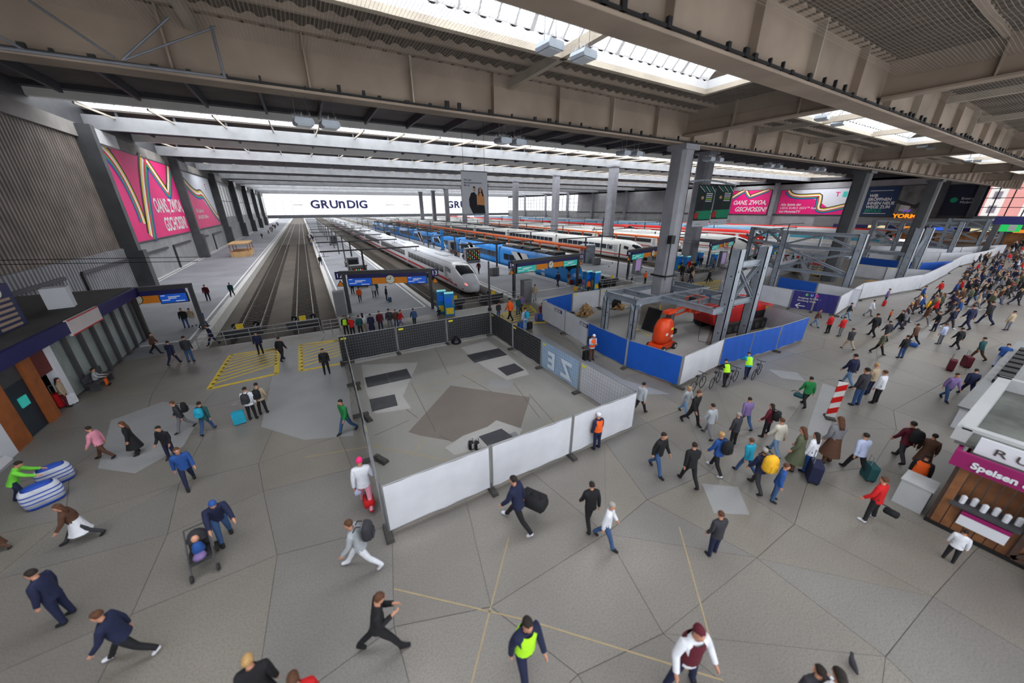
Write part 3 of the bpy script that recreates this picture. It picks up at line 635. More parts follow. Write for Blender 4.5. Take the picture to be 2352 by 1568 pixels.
pa,pb=tuple(G(2062,649)[:2]),tuple(G(2087,644)[:2]); steel_col(t,pa,6.9,.7); steel_col(t,pb,6.9,.7); xbrace(pa,pb,1.5,6.2,t,.22)
for nme,(lx,rx) in (('low galvanised beam frame over the red scissor lift',((1846,631),(1906,639))),('low stack of galvanised beams left of the pair of dark steel posts',((1975,618),(2058,632)))):
    t=thing('steel_scaffold_table',nme,'steel frame'); a=G(*lx);b=G(*rx)
    for p in (a,b): steel_col(t,(p.x,p.y),2.7,.5)
    for o_ in (-1.2,0,1.2,2.6): ib(t,(a.x-2,a.y+o_,3.0),(b.x+1,b.y+o_,3.0),.34)
    for p in (a,b): ib(t,(p.x,p.y-1.3,2.95),(p.x,p.y+2.7,2.95),.3)
# ================================================================ machines and site goods in the blue pen
m_or=M('lift_orange',(214,66,22),.4,.08,2); m_red=M('machine_red',(176,26,26),.4,.1,2); m_tyre=M('tyre',(44,42,42),.85,.1,5); m_rim=M('rim',(190,184,176),.5,.1,3)
def wheel(t,x,y,z,r,w=.18):
    q=MB(); q.tube((x,y-w/2,z),(x,y+w/2,z),r,n=16); o=q.build('wheel',m_tyre,t); q=MB(); q.tube((x,y-w/2-.02,z),(x,y+w/2+.02,z),r*.55,n=12); q.build('rim',m_rim,o)
b=G(1518,800); t=thing('boom_lift','orange mast boom lift with a raised basket, inside the blue pen','lift',(b.x,b.y,0),.12)
q=MB(); q.prof([(-.95,.2),(.95,.2),(1.0,.42),(.7,.55),(-.7,.55),(-1.0,.42)],-.5,.5,'y'); q.build('chassis',m_or,t)
for sx in (-.72,.72):
    for sy in (-.56,.56): wheel(t,sx,sy,.24,.24)
q=MB(); q.loft([[(x*k,y*k2,z) for x,y in ((-.62,-.42),(.5,-.42),(.62,-.2),(.62,.2),(.5,.42),(-.62,.42),(-.78,.2),(-.78,-.2))] for z,k,k2 in ((.55,1,1),(.9,1.08,1.05),(1.7,1.0,1.0),(2.1,.75,.85),(2.25,.5,.7))]); q.build('counterweight_body',m_or,t,smooth=True)
q=MB(); q.box(.3,.75,-.2,.2,.8,2.75); q.build('mast',m_dark,t); q=MB(); 
for k in range(5): q.box(.74,.8,-.17,.17,1+k*.36,1.2+k*.36)
q.box(-.1,.8,-.25,.25,2.6,2.8); q.build('mast_head',m_or,t)
q=MB(); q.bar((.5,0,2.7),(3.0,0,2.72),.16,.1); q.bar((.6,0,2.25),(3.0,0,2.3),.1,.08); q.bar((.9,.0,2.28),(1.5,0,2.66),.05); q.build('boom_arm',m_or,t)
q=MB(); q.box(2.9,3.25,-.16,.16,2.2,2.95); q.build('rotator',m_or,t)
q=MB(); x0,x1,y0,y1,z0=3.35,4.5,-.45,.45,2.1
q.box(x0,x1,y0,y1,z0,z0+.05)
for zz in (z0+.55,z0+1.1): 
    for a_,b_ in (((x0,y0),(x1,y0)),((x1,y0),(x1,y1)),((x1,y1),(x0,y1)),((x0,y1),(x0,y0))): q.tube((*a_,zz),(*b_,zz),.025,n=6)
for c_ in ((x0,y0),(x1,y0),(x1,y1),(x0,y1),((x0+x1)/2,y0),((x0+x1)/2,y1)): q.tube((*c_,z0),(*c_,z0+1.1),.025,n=6)
q.build('basket',m_or,t); q=MB(); q.box(3.3,3.5,-.25,.25,2.9,3.25); q.build('control_box',m_black,t)
for k,(x,z) in enumerate(((-.5,1.2),(.1,1.5),(.2,.95))): q=MB(); q.box(x,x+.26,-.47,-.445,z,z+.16); q.build('sticker',m_tag if k%2 else m_white,t)
q=MB(); p0=b+Vector((4.2,0,2.1)); q.path([tuple(p0+Vector(v)) for v in ((0,0,0),(-.05,-.1,-1),(-.1,-.2,-2.08),(-.5,-.5,-2.08),(-.4,-.9,-2.08),(.3,-1.1,-2.08),(1.2,-1.5,-2.08))],.014); q.build('power_cable',m_black,None,label='thin black power cable hanging from the orange lift basket to the floor',cat='cable')
b=Vector((29.9,14.5,0)); t=thing('tracked_carrier','dark red tracked site machine behind the nearest steel tower','machine',tuple(b),-.15)
q=MB(); q.prof([(-3.2,.75),(3.0,.75),(3.4,1.3),(3.2,1.9),(-3.2,2.05),(-3.6,1.5)],-.95,.95,'y'); q.build('body',m_red,t)
q=MB(); q.prof([(-1,2.0),(1.9,1.9),(1.6,2.5),(-.8,2.6)],-.7,.7,'y'); q.build('upper_body',m_red,t)
for sy in (-1.1,1.1): q=MB(); q.prof([(-2.6,.15),(-2.2,0),(2.2,0),(2.7,.2),(2.8,.6),(2.4,.85),(-2.4,.85),(-2.8,.55)],sy-.24,sy+.24,'y'); q.build('track',m_tyre,t)
for k in range(6): q=MB(); q.tube((-2+k*.8,-1.38,.4),(-2+k*.8,-1.34,.4),.26,n=12); q.build('track_roller',m_dark,t)
q=MB(); q.tube((-3.2,0,2.0),(2.4,0,2.7),.12,n=8); q.build('boom',m_red,t)
q=MB(); q.box(1.0,2.9,-1.0,-.95,.9,1.5); q.build('engine_grille',m_black,t)
b=G(1731,735)
for zz,w in ((.35,'lower'),(1.05,'upper')):
    q=MB(); q.tube((0,-.12,zz),(0,.12,zz),.34,n=16); q.tube((0,-.2,zz),(0,.2,zz),.12,n=8); o=q.build('cable_reel',m_red,None,label=w+' of two red reels stacked beside the blue panel at the pen\'s right',cat='reel'); o.location=(b.x,b.y,0)
def wood_pile(b,n,label,s=1.):
    t=thing('timber_pile',label,'timber',tuple(b),.5); m=M('timber',(176,142,98),.8,.25,3,rnd=.25); random.seed(int(b.x*10))
    q=MB(); 
    for k in range(3): q.box(-1*s,1*s,-.6+k*.52,-.48+k*.52,0,.1)
    for k in range(5): q.box(-1*s+k*.46*s,-.8*s+k*.46*s,-.62,.62,.1,.13)
    q.build('pallet',m,t)
    for k in range(n):
        lv=k//7; x=random.uniform(-.75,.75)*(1-lv*.25)*s; y=random.uniform(-.4,.4)*(1-lv*.25); a=random.uniform(-.6,.6); z=.2+lv*.17+random.uniform(0,.05)
        L=random.uniform(.35,.6); d=Vector((math.cos(a),math.sin(a),random.uniform(-.12,.12)))*L; p=Vector((x,y,z)); q=MB(); q.bar(p-d,p+d,.15,.13); q.build('block',m,t)
wood_pile(G(1343,722),30,'pile of sawn timber blocks on a pallet inside the blue pen'); wood_pile(G(1420,705)+Vector((-.3,-.4,0)),9,'small pile of timber offcuts by the black board in the blue pen',.6)
wood_pile(G(1825,625),10,'timber offcuts beside the red scissor lift in the third pen',.9)
q=MB(); q.lathe([(.16,0),(.2,.34),(.21,.36)],n=12); o=q.build('bucket',m_white,None,smooth=True,label='white bucket beside the timber offcuts behind the steel frame leg',cat='bucket'); o.location=G(1436,712)
t=thing('site_board','black board leaning at the concrete plinth in the blue pen','board',(23.3,17.2,0),0)
q=MB(); q.add([(-.4,-.55,0),(-.4,.75,0),(.15,.75,1.8),(.15,-.55,1.8),(-.33,-.55,0),(-.33,.75,0),(.22,.75,1.8),(.22,-.55,1.8)],[(0,1,2,3),(7,6,5,4),(0,4,5,1),(1,5,6,2),(2,6,7,3),(3,7,4,0)]); q.build('panel',m_black,t)
t=thing('site_board','second black board standing behind the timber offcuts by the white fence','board',tuple(G(1415,707)),0); q=MB(); q.box(-.6,.6,-.04,.04,0,1.6); q.build('panel',m_black,t)
b=G(1462,758); t=thing('broom','broom leaning against the black board at the plinth','broom',tuple(b),0)
q=MB(); q.tube((0,0,.1),(.35,.5,1.5),.018,n=6); q.build('handle',M('broom_wood',(206,188,150),.7,0),t); q=MB(); q.bar((-.25,-.05,.06),(.25,-.05,.06),.08,.1); q.build('head',M('broom_wood',(206,188,150),.7,0),t)
q=MB(); a,b=G(1488,762),G(1493,715); q.bar((23.55,16.95,0.02),(23.6,16.99,2.2),.07,.03); q.build('yellow_level',m_yel,None,label='yellow spirit level standing upright against the concrete plinth',cat='level')
a,b=G(1473,762),G(1492,772); q=MB(); q.bar((a.x,a.y,.02),(b.x,b.y,.02),.08,.03); q.build('yellow_level',m_yel,None,label='yellow spirit level lying on the floor by the plinth',cat='level')
b=G(1545,765); t=thing('tool_crate','dark crate of tools beside the orange lift','crate',tuple(b),.3); q=MB(); q.box(-.3,.3,-.2,.2,0,.04)
for a_ in ((-.3,-.28,-.2,.2),(.28,.3,-.2,.2),(-.3,.3,-.2,-.18),(-.3,.3,.18,.2)): q.box(*a_,0,.35)
q.build('box',m_black,t); q=MB(); q.tube((-.1,0,.1),(.5,.1,.7),.02); q.tube((.1,0,.1),(-.1,.15,.6),.015); q.build('tool',m_red,t)
b=G(1876,632); t=thing('scissor_lift','red scissor lift platform with a rail inside the third pen','lift',tuple(b),0)
q=MB(); q.box(-1.6,1.6,-.7,.7,.25,.6); q.build('chassis',m_yel,t)
for sx in (-1.2,1.2): wheel(t,sx,-.65,.25,.25)
q=MB(); 
for k in range(3):
    z0=.6+k*.35
    for s_ in (-1,1): q.bar((-1.3*s_,-.5,z0),(1.3*s_,-.5,z0+.35),.06); q.bar((-1.3*s_,.5,z0),(1.3*s_,.5,z0+.35),.06)
q.build('scissor_arms',m_dark,t)
q=MB(); q.box(-1.6,1.6,-.7,.7,1.65,1.75)
for zz in (2.3,2.85):
    for a_,b_ in (((-1.6,-.7),(1.6,-.7)),((1.6,-.7),(1.6,.7)),((1.6,.7),(-1.6,.7)),((-1.6,.7),(-1.6,-.7))): q.tube((*a_,zz),(*b_,zz),.035,n=6)
for x in (-1.6,-.5,.5,1.6):
    for y in (-.7,.7): q.tube((x,y,1.75),(x,y,2.85),.035,n=6)
q.build('platform_rail',m_red,t)
b=G(2000,650); q=MB(); q.box(-1.3,1.3,-.5,.5,0,.12)
for k in range(5): q.box(-1.2+k*.5,-.8+k*.5,-.45,.45,.12,.3)
o=q.build('timber_crate',M('timber',(176,142,98),.8,.25,3),None,label='low timber crate on the floor before the low white panels',cat='crate'); o.location=b
for p,l in (((1410,666),'white'),):
    pass
# steel grating / darker paving strips between the pens
poly_px([(1225,775),(1245,768),(1370,840),(1340,848)],'grey_paving',m_asph,.004); 
poly_px([(1350,825),(1430,870),(1540,905),(1470,905),(1340,860)],'grey_paving',m_asph,.003)
# ================================================================ trains
def sgn(v,p): return math.copysign(abs(v)**p,v)
m_win=M('train_window',(38,42,48),.15,.1,3,spec=.6)
m_bogie=M('bogie_dark',(48,45,43),.8,.2,3)
class Car:
    def __init__(s,kind): s.k=kind
    def dims(s,d,front):
        W,T,B=1.48,3.15,-.5
        if not front: return W,T,B
        if s.k=='ice':   K=((0,.3,.7,-.05),(.35,.75,.95,-.35),(1.1,1.08,1.35,-.5),(2.3,1.3,1.95,-.5),(3.8,1.42,2.62,-.5),(5.3,1.47,3.0,-.5),(7.5,1.48,3.15,-.5))
        elif s.k=='ice2':K=((0,.45,.9,-.1),(.3,.85,1.2,-.4),(1.0,1.15,1.8,-.5),(2.0,1.35,2.45,-.5),(3.2,1.45,2.9,-.5),(4.5,1.48,3.15,-.5))
        else:            K=((0,.85,1.0,-.3),(.3,1.1,1.5,-.5),(1.0,1.32,2.2,-.5),(2.0,1.44,2.8,-.5),(3.0,1.48,3.1,-.5),(4,1.48,3.15,-.5))
        if d>=K[-1][0]: return K[-1][1:]
        for a,b in zip(K,K[1:]):
            if a[0]<=d<=b[0]:
                t=(d-a[0])/(b[0]-a[0]); return tuple(a[i]+(b[i]-a[i])*t for i in (1,2,3))
    def P(s,d,th,front,off=0.):
        w,t,b=s.dims(d,front); m=(t+b)/2-.25*(t-b)*0; h=(t-b)/2; c,si=math.cos(th),math.sin(th)
        return (w*sgn(c,.42)*(1+off/w), d, m+h*sgn(si,.8 if si>0 else .5)*(1+off/h))
def train_car(parent,kind,x,y0,L,front,mats,stripe,band,roof,name='carriage',win=True,detail=True):
    C=Car(kind); body,m_st,m_bd=mats; n=28
    ds=[0,.15,.35,.7,1.1,1.7,2.3,3,3.8,4.6,5.3,6.4,7.5] if front else [0,.05]
    ds=ds+[L-.05,L]
    if not front: ds=[0,.15,L-.15,L]
    q=MB(); rings=[]
    for i,d in enumerate(ds):
        k=1. if (front or 0<i<len(ds)-1) else .93
        rings.append([(x+C.P(d,2*PI*j/n,front)[0]*k,y0+d,C.P(d,2*PI*j/n,front)[2]*(1 if k==1 else .97)) for j in range(n)])
    q.loft(rings); car=q.build(name,body,parent,smooth=True)
    def patch(nm,mat,d0,d1,t0,t1,off=.02,nd=6,ntt=4,p=car,both=True):
        q=MB()
        for mir in ((0,1) if both is True else (both,)):
            vs=[];fs=[]
            for i in range(nd+1):
                for j in range(ntt+1):
                    d=d0+(d1-d0)*i/nd; th=t0+(t1-t0)*j/ntt; th=PI-th if mir else th
                    p_=C.P(d,th,front,off); vs.append((x+p_[0],y0+d,p_[2]))
            for i in range(nd):
                for j in range(ntt): k=i*(ntt+1)+j; fs.append((k,k+ntt+1,k+ntt+2,k+1))
            q.add(vs,fs)
        return q.build(nm,mat,p,smooth=True)
    s0=3.6 if front else .4
    # theta for heights z: m=1.325,h=1.825
    def th(z): 
        v=(z-1.325)/1.825; return math.copysign(math.asin(min(1,abs(v)**(1/.8 if v>0 else 1/.5))),v)
    if stripe: patch('stripe',m_st,1.2 if front else .2,L-.2,th(stripe[0]),th(stripe[1]),.012,14 if front else 3,2)
    if band:
        w0=7.2 if front else 1.2
        if win:
            d=w0
            while d<L-2.2: patch('window',m_win,d,min(d+1.75,L-1),th(band[0]),th(band[1]),.018,1,2,both=0); patch('window',m_win,d,min(d+1.75,L-1),th(band[0]),th(band[1]),.018,1,2,both=1); d+=1.9
        else: patch('window_band',m_win,w0,L-1.2,th(band[0]),th(band[1]),.018,2,2)
    if detail:
        for d in ((5.9,) if front else (L-.95,)): patch('door',m_bd,d,d+.9,th(-.2),th(2.2),.015,1,3)
    q=MB()
    for d in (3.5 if front else 2.2,L-3.2): q.box(x-1.2,x+1.2,y0+d-1.3,y0+d+1.3,-.69,-.3)
    q.build('bogie',m_bogie,car)
    if not front: q=MB(); q.box(x-1.25,x+1.25,y0-.45,y0+.1,-.4,2.9); q.build('gangway',M('gangway_rubber',(60,60,62),.9,.1,4),car)
    return car,patch,C
def make_train(label,kind,x,y0,ncars,cols,stripe,band,group=None,L=25.,winc=2,first=27.,roofboxes=None,text_=None,front=True,wedge=None):
    t=thing('train',label,'train',(0,0,0),0,group); body,st,bd=cols; y=y0
    for i in range(ncars):
        Lc=first if (i==0 and front) else L
        car,patch,C=train_car(t,kind,x,y,Lc,front and i==0,(body,st,bd),stripe,band,None,'power_car' if i==0 and front else 'carriage',i<winc,i<3)
        if i==0 and front:
            if kind=='ice': patch('windscreen',m_win,1.9,4.3,PI*.29,PI*.5,.02,6,5); patch('cab_window',m_win,4.6,6.6,.12,.42,.015,2,2)
            elif kind=='ice2': patch('windscreen',m_win,.9,2.4,PI*.25,PI*.5,.02,5,5); patch('cab_window',m_win,3.0,4.2,.12,.45,.015,2,2)
            else: patch('windscreen',m_win,.55,2.0,PI*.18,PI*.5,.02,5,5); patch('cab_window',m_win,2.6,3.8,.05,.45,.015,2,2)
            patch('headlamp',M('tail_lamp',(250,120,110),.3,0,emit=1.5),.5 if kind=='ice' else .35,.95 if kind=='ice' else .6,.18 if kind!='blue' else .0,.42 if kind!='blue' else .25,.02,1,1)
            if kind!='ice':
                q=MB(); q.box(x-.32,x+.32,y-.5,y+.3,-.35,.25); q.build('coupler',m_black,car)
            if text_:
                s_,c_,d_,z_,sz=text_
                text('lettering',s_,c_,(x-1.5,y+d_,z_),sz,X=(0,-1,0),U=(0,0,1),parent=car,depth=.004,shear=.1 if kind=='blue' else 0,bold=.02)
        if kind=='ice' or kind=='ice2':
            q=MB(); 
            if i: q.box(x-.75,x+.75,y+3,y+7,3.05,3.28); q.box(x-.6,x+.6,y+Lc-7,y+Lc-3,3.05,3.25)
            else: q.box(x-.7,x+.7,y+9,y+13,3.05,3.25)
            q.build('roof_unit',body,car)
            for s_ in (-.45,.45):
                q=MB(); q.box(x+s_-.04,x+s_+.04,y+(8 if i==0 else 1),y+Lc-1,3.1,3.17); q.build('roof_rail',body,car)
        if roofboxes:
            random.seed(i+3); d=4.2 if i==0 else 1.5
            while d<Lc-3:
                ln=random.choice((1.8,2.6,3.4)); q=MB(); h=random.choice((.25,.35,.45))
                q.prof([(-1.0,3.0),(1.0,3.0),(.85,3.05+h),(-.85,3.05+h)],y+d,y+d+ln,'y'); q.v=[(a+x,b,c) for a,b,c in q.v]; q.build('roof_box',roofboxes,car); d+=ln+.5
        if wedge and i<4:
            for d0,d1 in ((8,12),(Lc-10,Lc-6)):
                q=MB(); q.add([(x-1.497,y+d0,-.2),(x-1.497,y+d0+2,-.2),(x-1.497,y+d1+2,2.6),(x-1.497,y+d1-1,2.6)],[(0,1,2,3)]); q.build('white_wedge',wedge,car)
        y+=Lc+.4
    return t
m_icew=M('train_silver_white',(228,231,238),.22,.04,.5,spec=.6); m_icered=M('train_red_stripe',(190,30,36),.4,0); m_door=M('train_door',(170,172,178),.4,0)
m_blue=M('train_blue',(36,134,214),.3,.05,.5,spec=.6); m_tw=M('train_white',(214,214,210),.35,.05,.5); m_tred=M('train_red',(206,34,30),.35,.05,.5)
m_lblue=M('train_pale_blue',(120,164,196),.4,.05,.5); m_teal=M('train_teal',(50,150,170),.4,.05,.5); m_grl=M('grey_letters',(150,152,156),.5,0); m_roofg=M('train_roof_grey',(168,172,176),.5,.08,.5)
make_train('long silver-white high-speed train with a red stripe and rounded nose at the nearest track','ice',16.9,38.2,9,(m_icew,m_icered,m_door),(.3,.62),(1.2,2.1),winc=3,text_=('ICE',m_grl,5.4,.25,.75))
make_train('bright blue regional train with black roof boxes and white wedges','blue',31.2,35.8,8,(m_blue,m_tw,m_tw),None,(.95,1.95),winc=4,roofboxes=m_black,text_=('Go-Ahead',m_white,6.6,2.05,.62),L=19,first=20,wedge=m_tw)
make_train('white high-speed train with a red stripe behind the first orange pipe','ice2',57.2,46.5,9,(m_tw,m_icered,m_door),(.3,.5),(1.2,2.1),winc=2,text_=('ICE',m_grl,9,1.0,1.6))
make_train('white high-speed train with rounded nose beside the far ticket machines','ice',88.5,41,8,(m_tw,m_icered,m_door),(.38,.55),(1.25,2.05),winc=0)
make_train('white train with a grey roof beyond the second orange pipe','ice2',76,52,8,(m_tw,m_icered,m_door),(.3,.5),(1.2,2.1),winc=0)
make_train('long red double-deck train in the middle of the far tracks','reg',109,95,8,(m_tred,m_tw,m_tw),(1.9,2.3),(.6,1.5),winc=0)
make_train('red train standing two tracks beyond the white high-speed trains','reg',113,52,2,(m_tred,m_tw,m_tw),(2.0,2.3),(.8,1.7),winc=0)
make_train('pale blue carriages near the right-hand wall','reg',131,60,9,(m_lblue,m_tw,m_teal),(-.2,.2),(.9,1.8),winc=0)
make_train('white and teal train in front of the right-hand wall banners','reg',142,32,9,(m_roofg,m_teal,m_teal),(.2,.8),(.9,1.9),winc=0)
make_train('red train by the orange shop lettering at the far right','reg',151,34,3,(m_tred,m_tw,m_tw),(2.0,2.4),(.8,1.7),winc=0)
# ================================================================ tracks
def track(x,y0,label,sl=True,y1=295,stop=True):
    t=thing('railway_track',label,'track',(x,y0,0))
    for s in (-.76,.76):
        q=MB(); q.box(s-.035,s+.035,0,y1-y0,-.86,-.7); q.box(s-.07,s+.07,0,y1-y0,-.87,-.84); q.build('rail',m_rail,t)
    q=MB(); y=.4
    while y<(90 if sl else 40): q.box(-1.25,1.25,y,y+.26,-.9,-.83); y+=.65
    q.build('sleepers',m_sleeper,t,kind='stuff')
TR=[(-6.0,33,'leftmost railway track, blurred, beside the left platform'),(-1.6,33,'second railway track from the left, blurred, beside the platform left of the silver train'),(12.4,33.5,'empty railway track between platform 12 and the silver train'),(16.9,34.5,'railway track under the silver-white train'),
    (31.2,33,'railway track under the blue train'),(35.2,33,'empty railway track right of the blue train'),(52.5,34,'empty railway track before the white train behind the orange pipe'),(57.2,34,'railway track under the white train behind the orange pipe'),(76,36,'railway track beyond the second orange pipe'),(88.5,35,'railway track at the far ticket machines')]
for a in TR: track(a[0],a[1]+3.2,a[2],a[0]<36)
def buffer_stop(x,y,label,z=-.9):
    t=thing('buffer_stop',label,'buffer stop',(x,y,z))
    for s in (-.76,.76):
        q=MB(); q.prof([(0,0),(2.3,0),(2.1,.25),(.55,1.25),(.2,1.25),(0,1.0)],s-.06,s+.06); q.build('side_frame',m_dark,t)
        q=MB(); q.tube((s,1.9,.95),(s,2.6,.95),.09,n=8); q.tube((s,2.55,.95),(s,2.65,.95),.24,n=12); q.build('buffer',m_black,t)
        q=MB(); q.bar((s,.4,.9),(s,1.9,.95),.1,.14); q.build('strut',m_dark,t)
    q=MB(); q.box(-1.3,1.3,.1,.35,.8,1.3); q.box(-1.3,1.3,1.0,1.15,.4,.6); q.build('crossbeam',m_dark,t)
    q=MB(); q.box(-.25,.25,.02,.08,1.35,1.75); q.build('orange_plate',m_yel,t)
for x,y,l in ((-6,33.4,'buffer stop at the end of the leftmost blurred track'),(-1.6,33.4,'buffer stop at the end of the second blurred track'),(12.4,33.5,'buffer stop of the empty track by the blue ticket machine'),(16.9,33.4,'buffer stop right in front of the silver train'),
    (31.2,32.4,'buffer stop in front of the blue train'),(35.2,33.4,'buffer stop right of the blue train by the yellow boxes'),(52.5,33.4,'buffer stop beyond the plinth column'),(57.2,36,'buffer stop in front of the white train behind the orange pipe'),(88.5,35,'buffer stop in front of the far white train')): buffer_stop(x,y,l)
def railing(x0,x1,y,label):
    t=thing('railing',label,'railing',(x0,y,0)); L=x1-x0
    for z in (.45,.75,1.05): q=MB(); q.tube((0,0,z),(L,0,z),.025,n=6); q.build('rail',m_galvd,t)
    n=max(2,int(L/1.3))
    for i in range(n+1): q=MB(); q.tube((L*i/n,0,0),(L*i/n,0,1.05),.03,n=6); q.build('post',m_galvd,t)
railing(-8.2,-.4,31.0,'low steel railing at the end of the blurred tracks'); railing(11.2,18.4,31.2,'low steel railing behind the pen, before the silver train\'s track end')
railing(29.6,37,31.0,'low steel railing beside the yellow box at the blue train\'s track end'); railing(50.5,60,31.5,'low steel railing by the far ticket machines'); railing(-.2,1.0,30.2,'short railing left of the pen beside the person in a yellow vest')
# ================================================================ platform signs
m_navy=M('sign_navy',(34,32,92),.5,.05,2); m_orad=M('sign_orange',(236,140,30),.6,.03,2); m_lcd=M('display_blue',(20,84,190),.4,0,emit=.35); m_lcdg=M('display_green',(50,170,160),.4,0,emit=.35)
m_face=M('clock_face',(236,234,214),.5,0); m_letter=M('white_letter',(236,236,240),.5,0,emit=.2)
def clock(parent,x,y,z,r=.42):
    q=MB(); q.tube((x,y-.06,z),(x,y+.06,z),r*1.1,n=24); o=q.build('clock',m_black,parent); q=MB(); q.tube((x,y-.07,z),(x,y+.07,z),r,n=24); q.build('clock_face',m_face,o)
    q=MB(); q.bar((x,y-.08,z),(x+.2*r,y-.08,z+.6*r),.02,.05); q.bar((x,y-.08,z),(x-.75*r,y-.08,z+.1*r),.02,.04)
    for k in range(12): a=k*PI/6; q.bar((x+math.cos(a)*r*.78,y-.075,z+math.sin(a)*r*.78),(x+math.cos(a)*r*.92,y-.075,z+math.sin(a)*r*.92),.02,.035)
    q.build('clock_hands',m_black,o)
def gantry(a,b,h,nl,nr,label,disp=m_lcd,full=True):
    a=Vector((*a,0));b=Vector((*b,0)); L=(b-a).length; t=thing('platform_sign',label,'sign',tuple(a),math.atan2(b.y-a.y,b.x-a.x))
    for x in (0,L): q=MB(); q.box(x-.14,x+.14,-.12,.12,0,h); q.build('post',m_dark,t)
    q=MB(); q.box(-.35,L+.15,-.16,.16,h-.05,h+.28); q.build('top_beam',m_dark,t)
    q=MB(); q.box(.35,L-.35,-.14,.14,h-.42,h-.05); q.build('navy_board',m_navy,t)
    u=(L-.7)
    for x0,x1,z0,z1,mt,nm in ((.35,.35+u*.29,h-1.1,h-.42,disp,'display'),(.35+u*.29+.05,.35+u*.475,h-.95,h-.44,m_orad,'orange_panel'),(.35+u*.58,.35+u*.74,h-.95,h-.44,m_orad,'orange_panel'),(.35+u*.75,.35+u,h-1.1,h-.42,disp,'display')):
        q=MB(); q.box(x0-.05,x1+.05,-.12,.12,z0-.06,z1+.04); o=q.build(nm+'_frame' if nm=='display' else nm,m_black if nm=='display' else mt,t)
        if nm=='display':
            q=MB(); q.box(x0,x1,-.14,-.12,z0,z1); q.build('screen',mt,o)
            q=MB(); w=x1-x0
            for r_,(s0,s1) in enumerate(((.05,.2),(.3,.75),(.3,.6),(.05,.35),(.55,.9))):
                zz=z1-.1-.12*r_; q.box(x0+w*s0,x0+w*s1,-.15,-.14,zz-.03,zz+.03)
            q.build('timetable_text',m_letter,o)
    clock(t,.35+u*.53,-.1,h-.62,.4)
    for x,s in ((-.62,nl),(L+.2,nr)):
        if not s: continue
        q=MB(); q.box(x-.1,x+.62,-.08,.08,h-.48,h+.22); o=q.build('number_board',m_navy,t); text('number',s,m_letter,(x-.02,-.09,h-.32),.56,parent=o,depth=.004)
        q=MB(); xx=x+.26; q.add([(xx-.36,-.06,h-1.15),(xx+.36,-.06,h-1.15),(xx,-.06,h-.55),(xx-.36,-.02,h-1.15),(xx+.36,-.02,h-1.15),(xx,-.02,h-.55)],[(0,1,2),(3,5,4),(0,3,4,1),(1,4,5,2),(2,5,3,0)]); o=q.build('warning_triangle',m_black,t)
        q=MB(); q.add([(xx-.27,-.07,h-1.1),(xx+.27,-.07,h-1.1),(xx,-.07,h-.66)],[(0,1,2)]); q.build('triangle_face',m_orad,o)
    return t
gantry((2.33,35.5),(9.73,32.8),3.75,'12','13','platform sign 12 and 13 with a clock between two orange panels')
gantry((19.0,32.4),(29.1,33.6),3.85,'14','15','platform sign 14 and 15 with a clock and teal displays',m_lcdg)
gantry((38,33.3),(49.0,35.2),3.8,'16','17','platform sign 16 and 17 partly hidden by the nearest big column',m_lcdg)
gantry((57.5,33.8),(70,37),3.9,'18','19','platform sign 18 and 19 left of the steel frames',m_lcdg)
gantry((-16,36.8),(-8.9,36.6),3.6,'','','blurred platform sign with a round clock and a blue display at the left shops')
# ================================================================ platform furniture
ORD='nearest second third fourth fifth sixth seventh eighth ninth tenth eleventh twelfth'.split()
def mast(x,y,w0,w1,label,h=4.6,lattice=False,group='catenary masts along the platforms'):
    t=thing('catenary_mast',label,'mast',(x,y,0),0,group)
    q=MB(); q.box(-.1,.1,-.1,.1,0,h); q.build('post',m_dark,t); q=MB(); q.box(w0,w1,-.09,.09,h,h+.16); q.build('arm',m_dark,t)
    q=MB()
    for xx in (w0+.4,w1-.4): q.tube((xx,0,h-.5),(xx,0,h),.03,n=5); q.tube((xx-.5,0,h-.5),(xx+.5,0,h-.5),.02,n=5)
    q.build('wire_clamp',m_dark,t); return t
for i in range(12): mast(5.6,47+i*13,-4.6,7.2,ORD[i]+' grey catenary mast with a long cross arm left of the silver train')
for i in range(10): mast(24,46+i*17,-6,6.5,ORD[i]+' grey catenary mast with a long cross arm left of the blue train')
for i in range(9): mast(43,48+i*18,-6,7,ORD[i]+' grey catenary mast on the platform behind the blue train',4.4)
for i in range(8): mast(66,44+i*20,-7,7,ORD[i]+' grey catenary mast on the platform beyond the white train',4.4)
for i in range(8): mast(99,42+i*20,-8,8,ORD[i]+' grey catenary mast among the farthest trains',4.6)
for i in range(7): mast(122,50+i*22,-9,9,ORD[i]+' grey catenary mast in front of the right-hand wall',4.8)
q=MB()
for x in (12.4,16.9,31.2,35.2,52.5,57.2): q.tube((x,34,4.15),(x,290,4.15),.018,n=4)
q.build('overhead_wire',m_black,None,label='thin black overhead wires running above the tracks',cat='wire',kind='stuff')
def box_unit(name,px,w,d,h,mat,label,cat,front=None,rz=0,parts=()):
    b=G(*px); t=thing(name,label,cat,(b.x,b.y,0),rz); q=MB(); q.box(-w/2,w/2,-d/2,d/2,0,h); q.build('cabinet',mat,t)
    for nm,x0,x1,z0,z1,m in parts: q=MB(); q.box(x0,x1,-d/2-.03,-d/2,z0,z1); q.build(nm,m,t)
    return t
m_cab=M('cabinet_grey',(128,128,132),.5,.08,2); m_tm=M('ticket_blue',(20,124,196),.45,.04,2); m_tmt=M('ticket_lit',(150,230,226),.4,0,emit=.35)
box_unit('control_cabinet',(786,722),.95,.7,2.3,m_cab,'tall grey cabinet at the post of the leftmost sharp platform sign','cabinet',parts=(('door',-.4,.4,.1,2.2,M('cabinet_door',(118,118,122),.5,.05,2)),))
